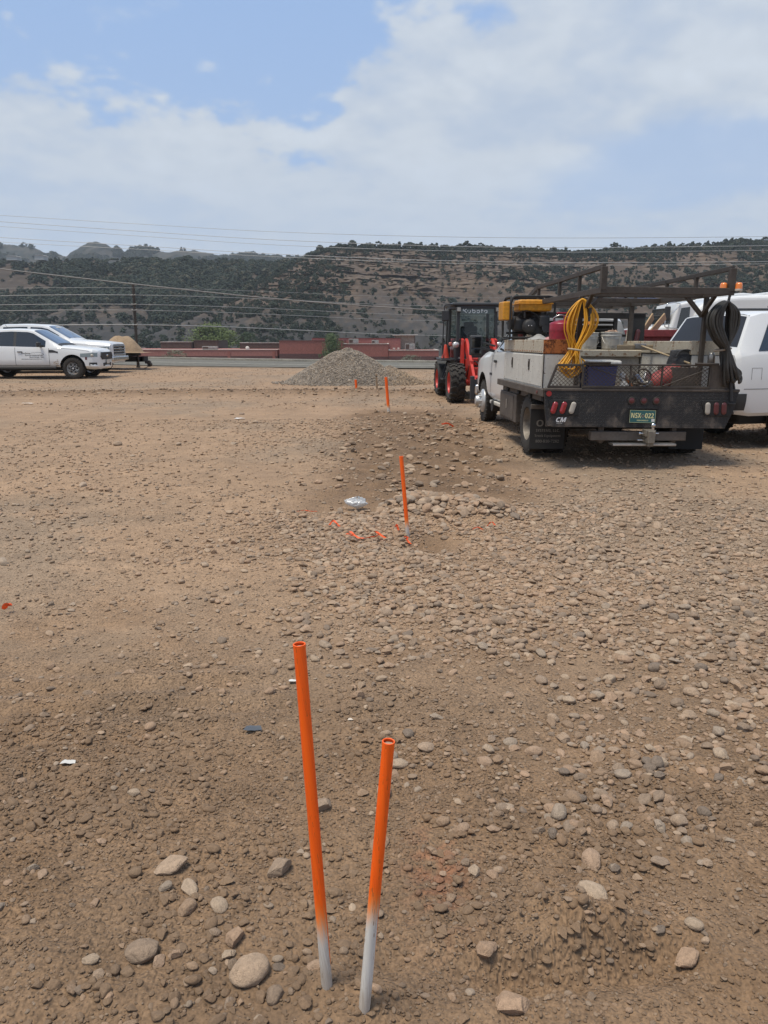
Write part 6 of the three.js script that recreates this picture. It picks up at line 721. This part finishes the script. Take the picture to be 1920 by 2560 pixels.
  mesh('seat', [box(0.46, 0.14, 0.48, 0, 1.34, -1.55, 0.05), box(0.46, 0.52, 0.12, 0, 1.62, -1.80, 0.05), box(0.28, 0.14, 0.09, 0, 1.92, -1.82, 0.04)], M.plastic, cab); mesh('steering_wheel', [at(new THREE.TorusGeometry(0.18, 0.016, 10, 32), 0, 1.62, -1.12, R(-55)), rod([0, 1.2, -0.95], [0, 1.62, -1.12], 0.03), box(0.44, 0.25, 0.2, -0.02, 1.46, -0.9, 0.06)], M.plastic, cab); mesh('wiper', [rod([-0.1, 1.38, -0.70], [-0.36, 1.62, -0.70], 0.008)], M.plastic, cab); mesh('warning_label', box(0.12, 0.07, 0.004, -0.42, 1.06, -0.70, 0.001), M.coping, cab);
  const cp = V(-0.74, 1.04, -1.10).applyAxisAngle(V(0, 1, 0), R(5)).add(V(2.44, 0, -19.25)), c = thing('traffic_cone', 'red traffic cone standing on the loader fender', 'cone', cp.toArray()); mesh('cone', lathe([[0.105, 0], [0.10, 0.02], [0.035, 0.34], [0.028, 0.35], [0.001, 0.352]], 0, 0.01, 0), mat(0.62, 0.07, 0.035, 0.5), c); mesh('base', box(0.24, 0.02, 0.24, 0, 0.01, 0, 0.006), M.plastic, c);
}
// ---------------------------------------------------------------- white SUV at the right edge, red hopper, semi truck behind
{
  const o = thing('white_suv', 'white SUV cut off by the right edge beside the service truck', 'SUV', [4.80, 0, -11.95], R(105));
  M.glassMatt = new THREE.MeshPhysicalMaterial({ color: new THREE.Color().setRGB(0.035, 0.036, 0.04), roughness: 0.25, specularIntensity: 0.4 });
  const st = [[0.0, 0.55, 0.80, 0.95, 0.93, 1.28, 0.90, 1.34, 0.86, 1.36], [0.06, 0.50, 0.88, 0.95, 0.97, 1.33, 0.94, 1.42, 0.88, 1.45], [0.30, 0.47, 0.92, 0.95, 1.0, 1.37, 0.97, 1.88, 0.74, 1.93], [0.5, 0.47, 0.92, 0.95, 1.0, 1.375, 0.97, 1.93, 0.73, 1.98], [2.6, 0.47, 0.92, 0.95, 1.0, 1.36, 0.97, 1.95, 0.73, 2.01], [3.1, 0.47, 0.92, 0.92, 1.0, 1.34, 0.97, 1.85, 0.76, 1.92], [3.8, 0.47, 0.92, 0.9, 1.0, 1.30, 0.96, 1.36, 0.9, 1.42], [4.8, 0.47, 0.9, 0.85, 0.98, 1.18, 0.94, 1.24, 0.86, 1.30], [5.1, 0.5, 0.7, 0.8, 0.88, 1.05, 0.84, 1.1, 0.78, 1.15]];
  const B = new Body(st), [g, l] = cutArches(B.geo(), [[1.15, 0.46, 0.50], [4.1, 0.46, 0.50]]), b = mesh('body', g, M.white, o); mesh('wheel_arch', l, M.blackMatte, b);
  mesh('rear_window', [B.shell(0.068, 0.288, z => B.at(z)[7] - 0.06, 0.006, 10, 8)], M.glassMatt, o); mesh('gate_seam', [B.shell(0.30, 0.315, z => B.at(z)[7] - 0.02, 0.006, 10, 1)], M.gap, o);
  for (const s of [-1, 1]) { mesh('quarter_window', B.panel(s, 0.32, 1.75, z => B.at(z)[4] + 0.03, z => mix(B.at(z)[4] + 0.035, B.at(z)[6] - 0.07, clamp((z - 0.32) / 0.30)), 0.006, 20, 6), M.glassDark, o); mesh('door_window', B.panel(s, 1.85, 3.0, z => B.at(z)[4] + 0.03, z => B.at(z)[6] - 0.08, 0.006, 20, 6), M.glassDark, o); mesh('body_crease', B.panel(s, 0.12, 0.66, () => 0.862, () => 0.870, 0.003, 6, 1), M.gap, o);
    for (const z of [1.15, 4.1]) wheel(o, s * 0.87, 0.40, z, 'heavy', passengerWheel(0.41, 0.24, 0.27, 8), s); mesh('bumper_corner', B.panel(s, 0.01, 0.17, () => 0.56, () => 0.80, 0.012, 6, 5), M.plastic, o); }
  mesh('fuel_door', [B.panel(-1, 0.22, 0.225, () => 1.0, () => 1.16, 0.003, 1, 4), B.panel(-1, 0.38, 0.385, () => 1.0, () => 1.16, 0.003, 1, 4), B.panel(-1, 0.22, 0.385, () => 1.16, () => 1.165, 0.003, 4, 1)], M.gap, o); mesh('underbody', bb(-0.7, 0.7, 0.32, 0.55, 0.3, 4.7, 0.05), M.blackMatte, o); mesh('rear_bumper', [bb(-0.9, 0.9, 0.50, 0.62, -0.1, 0.1, 0.03)], M.plastic, o); mesh('roof_rail', [rod([-0.62, 2.03, 0.7], [-0.62, 2.05, 2.6], 0.02), rod([0.62, 2.03, 0.7], [0.62, 2.05, 2.6], 0.02)], M.plastic, o);
  const h = thing('red_hopper', 'faded red steel hopper with a flanged rim behind the service truck', 'hopper', [5.55, 0, -15.3], R(2)); const rm = mat(0.26, 0.04, 0.04, 0.6, 0, { map: grime });
  mesh('tub', [extrude([[-0.60, 0.7], [0.55, 0.7], [0.62, 1.62], [-0.75, 1.62]], 0.9, 0.01).translate(0, 0, -0.45)], rm, h); mesh('rim', [bb(-0.80, 0.70, 1.60, 1.73, 0.42, 0.52, 0.01), bb(-0.80, 0.70, 1.60, 1.73, -0.52, -0.42, 0.01), bb(-0.82, -0.72, 1.60, 1.73, -0.5, 0.5, 0.01), bb(0.62, 0.72, 1.60, 1.73, -0.5, 0.5, 0.01)], rm, h); for (const x of [-0.5, 0.5]) for (const z of [-0.38, 0.38]) mesh('leg', bb(x - 0.04, x + 0.04, 0, 0.75, z - 0.04, z + 0.04, 0.004), rm, h); mesh('rib', [bb(-0.05, 0.05, 0.75, 1.6, 0.45, 0.49, 0.006)], rm, h); mesh('tube_handle', [tube([[0.12, 1.25, 0.5], [0.2, 1.5, 0.52], [0.35, 1.58, 0.52], [0.55, 1.56, 0.5]], 0.022, 20, 8)], M.chrome, h);
  [[-0.5, 'left tan plank leaning in the red hopper', 0.30], [-0.34, 'right tan plank leaning in the red hopper', 0.38]].forEach(([x, l, d]) => { const p = thing('wooden_plank', l, 'plank', [5.55 + x, 1.64, -15.3]); mesh('board', bar([-0.05, -0.02, 0.1], [d, 0.36, -0.3], 0.03, 0.14, 0.004), mat(0.42, 0.29, 0.17, 0.85, 0, { map: grime }), p); });
  const s = thing('semi_truck', 'white semi truck with rounded sleeper and chrome stack behind the parked vehicles', 'semi truck', [11.2, 0, -28.6]);
  mesh('sleeper', [extrude([[-0.35, 0.9], [-0.38, 2.30], [-0.28, 2.55], [0.0, 2.78], [0.45, 2.93], [1.2, 3.0], [2.6, 3.04], [3.05, 3.0], [3.05, 0.9]], 2.4, 0.16, 4).translate(0, 0, -1.2)], M.white, s); mesh('roof_fairing', [extrude([[0.35, 2.9], [0.6, 3.04], [1.4, 3.10], [2.2, 3.03], [2.2, 2.9]], 1.9, 0.05, 2).translate(0, 0, -0.95), bb(2.25, 3.0, 2.95, 3.13, -0.9, 0.9, 0.04)], M.white, s); mesh('seam', [bb(2.62, 2.70, 1.2, 3.0, 1.195, 1.206, 0.002)], M.hvac, s);
  mesh('cab', [extrude([[-1.15, 0.9], [-1.12, 1.9], [-0.92, 2.72], [-0.30, 2.86], [-0.30, 0.9]], 2.2, 0.08, 3).translate(0, 0, -1.1)], M.white, s); mesh('side_window', [extrude([[-0.92, 1.85], [-0.80, 2.58], [-0.50, 2.62], [-0.50, 2.0], [-0.62, 1.85]], 0.02, 0.004).translate(0, 0, 1.10)], M.glassDark, s); mesh('side_window', [extrude([[-0.92, 1.85], [-0.80, 2.58], [-0.50, 2.62], [-0.50, 2.0], [-0.62, 1.85]], 0.02, 0.004).translate(0, 0, -1.12)], M.glassDark, s);
  mesh('hood', [extrude([[-3.1, 0.8], [-3.15, 1.45], [-2.9, 1.75], [-2.0, 1.92], [-1.1, 2.02], [-1.1, 0.8]], 1.9, 0.16, 4).translate(0, 0, -0.95)], M.white, s); mesh('windshield', bb(-1.13, -1.10, 2.05, 2.6, -0.9, 0.9, 0.004), M.glassDark, s);
  mesh('mirror_frame', [tube([[-0.85, 2.72, 1.1], [-1.15, 2.76, 1.35], [-1.42, 2.70, 1.40], [-1.44, 1.95, 1.40], [-1.2, 1.9, 1.3], [-0.85, 1.88, 1.1]], 0.018, 50, 8, false, 0.1), rod([-1.43, 2.2, 1.40], [-0.85, 2.66, 1.1], 0.014)], M.chrome, s); mesh('mirror', [box(0.2, 0.45, 0.06, -1.38, 2.40, 1.40, 0.03)], M.plastic, s);
  mesh('exhaust_stack', [tube([[2.72, 2.4, 0.95], [2.72, 3.25, 0.95], [2.78, 3.5, 0.95], [2.95, 3.72, 0.95]], 0.085, 40, 16)], mat(0.55, 0.54, 0.52, 0.3, 0.9), s); mesh('chassis', [bb(-2.9, 6.5, 0.65, 0.95, -0.5, 0.5, 0.02), bb(-0.6, 2.4, 0.45, 0.95, 0.6, 1.15, 0.15)], M.blackMatte, s);
  for (const x of [-2.2, 3.9, 5.2]) for (const z of [-0.98, 0.98]) wheel(s, x, 0.5, z, 'semi', () => ({ tyre: { g: tyreGeo(0.5, 0.29, 0.28).rotateY(Math.PI / 2), m: M.tyre }, rim: { g: rimGeo(0.29, 0.24, 10).rotateY(-Math.PI / 2), m: M.rimSilver } }), z > 0 ? 1 : -1);
}
// ---------------------------------------------------------------- survey stakes and litter
{
  const paint = (seed, start, blotch) => { const W = 128, H = 1024, d = new Uint8Array(W * H * 4); for (let j = 0; j < H; j++) for (let i = 0; i < W; i++) { const v = j / H, u = i / W, a = Math.cos(u * 6.2832) * 1.5, b = Math.sin(u * 6.2832) * 1.5, n = fbm(a * 1.2 + seed, b * 1.2 + v * 9, 4), f = fbm(a * 6 + seed, b * 6 + v * 60, 3), streak = ss(0.62, 0.9, Math.cos((u - blotch) * 6.2832)) * 0.22; const t = ss(start - 0.09, start + 0.09, v + streak * ss(0.02, 0.10, v) + (n - 0.5) * 0.06 + (f - 0.5) * 0.05), k = 0.92 + 0.2 * (n - 0.5) + 0.1 * (f - 0.5), w = 0.90 + 0.08 * (f - 0.5) + 0.10 * (n - 0.5), dirt = ss(0.16, 0.0, v + (f - 0.5) * 0.14) * 0.3, o = (j * W + i) * 4; const wh = [0.90 * w, 0.89 * w, 0.86 * w].map((c, q) => mix(c, [0.45, 0.34, 0.24][q], dirt)), or = [1.08 * k, 0.42 * k, 0.02 * k]; const sc = ss(0.70, 0.80, fbm(a * 3 + seed * 2, b * 3 + v * 26, 3) * 0.75 + hash(i >> 1, j >> 4) * 0.25); for (let q = 0; q < 3; q++) d[o + q] = clamp(Math.round(mix(mix(wh[q], or[q], t), [0.42, 0.30, 0.20][q], sc * 0.55) * 255), 0, 255); d[o + 3] = 255; } const t = new THREE.DataTexture(d, W, H); t.colorSpace = THREE.SRGBColorSpace; t.magFilter = t.minFilter = THREE.LinearFilter; t.wrapS = THREE.RepeatWrapping; t.needsUpdate = true; return t; };
  M.orangeEdge = mat(0.86, 0.11, 0.008, 0.6);
  function pipe(label, base, top, r, start, seed, group) {
    const b = V(...base), t = V(...top), d = t.clone().sub(b), L = d.length(), o = thing('pvc_stake', label, 'stake', base, 0); o.quaternion.setFromUnitVectors(V(0, 1, 0), d.normalize());
    const tex = paint(seed, start, 0.30), n = 40; const g = lathe([[r, -0.12], [r, 0], [r * 1.0, L * 0.5], [r, L - 0.012], [r * 1.05, L - 0.004], [r * 1.02, L]], 0, 0, 0, 'y', n); const p = g.attributes.position, uv = g.attributes.uv; for (let i = 0; i < p.count; i++) uv.setXY(i, uv.getX(i), clamp(p.getY(i) / L, 0.001, 0.999));
    mesh('pipe', g, new THREE.MeshStandardMaterial({ map: tex, roughness: 0.55, side: THREE.DoubleSide }), o, true); mesh('rim', [new THREE.TorusGeometry(r * 0.93, r * 0.12, 10, 36).rotateX(Math.PI / 2).translate(0, L, 0)], M.orangeEdge, o); mesh('soil_plug', [cyl(r * 0.9, r * 0.9, 0.03, 0, L - 0.022, 0, 'y', 28)], mat(0.50, 0.38, 0.28, 0.95, 0, { map: dirtMap }), o); return o;
  }
  pipe('taller of the two near orange painted pipes, leaning left', [-0.142, gh(-0.142, -1.575), -1.575], [-0.188, 0.935, -1.577], 0.0138, 0.20, 3);
  pipe('shorter near orange painted pipe with bare white lower end', [-0.047, gh(-0.047, -1.511), -1.511], [0.010, 0.735, -1.511], 0.0138, 0.40, 7);
  pipe('orange pipe standing by the cobble ring in mid ground', [0.204, gh(0.204, -6.26), -6.26], [0.143, 0.63, -6.26], 0.0165, 0.18, 11);
  pipe('orange pipe on a small dirt mound before the gravel pile', [0.10, gh(0.10, -15.8) - 0.02, -15.8], [0.04, 0.79, -15.8], 0.030, 0.20, 15);
  pipe('farthest orange pipe standing on the dirt berm', [-0.79, gh(-0.79, -22.0), -22.0], [-0.81, 0.40, -22.0], 0.034, 0.02, 19);
  const w = thing('wooden_stake', 'bare wooden survey stake left of the loader', 'stake', [-0.2, gh(-0.2, -22.3), -22.3]); mesh('lath', [bar([0, -0.05, 0], [-0.02, 0.46, 0], 0.055, 0.022, 0.002)], mat(0.36, 0.26, 0.17, 0.9, 0, { map: grime }), w); mesh('flagging', [box(0.06, 0.03, 0.03, -0.018, 0.40, 0, 0.006)], M.bark, w);
  // strips of orange flagging tape: each a crumpled ribbon
  M.tape = new THREE.MeshPhysicalMaterial({ color: new THREE.Color().setRGB(0.88, 0.13, 0.02), roughness: 0.55, side: THREE.DoubleSide, transmission: 0.25, thickness: 0 });
  function tape(label, pts, wd, seed) { const c = new THREE.CatmullRomCurve3(pts.map(([x, z, h]) => V(x, gh(x, z) + 0.022 + h, z))), r = rng(seed), N = 70; const tw = Array.from({ length: N + 1 }, (_, i) => fbm(i * 0.16 + seed, 3, 3) * 9); tag(mesh('flagging_tape', [sheet(N, 3, (u, v) => { const p = c.getPoint(u), a = tw[Math.round(u * N)], s = (v - 0.5) * wd; return [p.x + s * Math.cos(a), p.y + Math.abs(s * Math.sin(a)) * 0.8 + 0.006 * fbm(u * 30, v * 3 + seed, 2), p.z + s * 0.7 * Math.sin(a * 0.7)]; })], M.tape), label, 'tape'); }
  tape('longest crumpled strip of orange tape left of the mid stake', [[-0.27, -6.10, 0.01], [-0.30, -5.98, 0.03], [-0.25, -5.95, 0.02], [-0.28, -6.05, 0.04], [-0.20, -5.97, 0.0], [-0.10, -6.0, 0.01], [-0.04, -6.03, 0.03], [-0.07, -6.08, 0.04], [0.01, -6.06, 0.0]], 0.022, 4);
  tape('short curled strip of orange tape left of the longest one', [[-0.47, -6.36, 0.01], [-0.44, -6.40, 0.04], [-0.41, -6.33, 0.03], [-0.38, -6.30, 0.01]], 0.022, 9);
  tape('faint orange tape strip at the far left of the cobbles', [[-0.82, -7.0, 0.0], [-0.76, -7.03, 0.012], [-0.70, -7.02, 0.006], [-0.64, -7.05, 0.0]], 0.016, 14);
  tape('orange tape scrap at the foot of the mid stake', [[0.17, -6.18, 0.0], [0.20, -6.14, 0.02], [0.19, -6.10, 0.01], [0.22, -6.05, 0.0]], 0.018, 19);
  tape('tiny orange tape scrap left of the mid stake foot', [[0.10, -6.36, 0.0], [0.11, -6.33, 0.03], [0.125, -6.30, 0.0]], 0.018, 23);
  tape('left orange tape scrap right of the dug hole', [[0.75, -6.25, 0.02], [0.79, -6.23, 0.035], [0.84, -6.24, 0.01]], 0.016, 29);
  tape('right orange tape scrap among the ring of cobbles', [[0.88, -6.30, 0.02], [0.92, -6.32, 0.05], [0.95, -6.28, 0.03]], 0.016, 33);
  tape('small orange tape scrap at the far left edge', [[-2.275, -4.31, 0.0], [-2.262, -4.30, 0.03], [-2.25, -4.32, 0.02], [-2.262, -4.33, 0.01]], 0.03, 37);
  tape('tiny orange scrap on the brown soil left of the service truck', [[1.05, -13.75, 0.0], [1.15, -13.72, 0.03], [1.25, -13.75, 0.0]], 0.06, 41);
  tag(mesh('plastic_bag', [sheet(34, 22, (u, v) => { const a = u * 6.2832, n = fbm(Math.cos(a) * 1.7 + 4, Math.sin(a) * 1.7 + v * 3.4, 4, 0.6), q = Math.sin(Math.PI * Math.min(v * 0.98 + 0.02, 1)); return [-0.26 + 0.105 * Math.cos(a) * q * (0.6 + 0.8 * n), gh(-0.26, -7.2) + 0.02 + 0.10 * (1 - v) * (0.5 + n), -7.2 + 0.06 * Math.sin(a) * q * (0.6 + 0.8 * n)]; })], new THREE.MeshPhysicalMaterial({ color: new THREE.Color().setRGB(0.72, 0.73, 0.73), roughness: 0.2, transmission: 0.45, thickness: 0, side: THREE.DoubleSide })), 'crumpled clear plastic bag lying behind the orange tape', 'plastic bag');
  const scrap = (l, x, z, s, col, seed, nm = 'paper_scrap', cat = 'litter') => tag(mesh(nm, [sheet(8, 6, (u, v) => [x + (u - 0.5) * s * (1 + 0.3 * v), gh(x, z) + 0.012 + s * 0.16 * fbm(u * 3 + seed, v * 3, 3), z + (v - 0.5) * s * 0.7 * (1 - 0.25 * u)])], mat(...col, 0.7, 0, { side: THREE.DoubleSide })), l, cat);
  scrap('torn white paper scrap on the soil at the left', -1.22, -2.65, 0.045, [0.52, 0.50, 0.46], 1); scrap('small oval white disc lying behind the tall pipe', -0.435, -3.36, 0.034, [0.58, 0.56, 0.52], 5, 'white_disc'); scrap('dark slate fragment left of the tall pipe', -0.545, -2.885, 0.06, [0.07, 0.078, 0.09], 8, 'slate_fragment', 'slate'); scrap('white scrap far out on the tan dirt left of the stakes', -2.86, -15.1, 0.17, [0.60, 0.58, 0.55], 12); scrap('pale scrap near the left edge of the lot', -8.84, -19.0, 0.22, [0.62, 0.58, 0.52], 15); scrap('small pale chip behind the short pipe', -0.14, -2.99, 0.026, [0.55, 0.47, 0.38], 18, 'pale_chip', 'stone chip');
}
renderer.render(scene, camera);
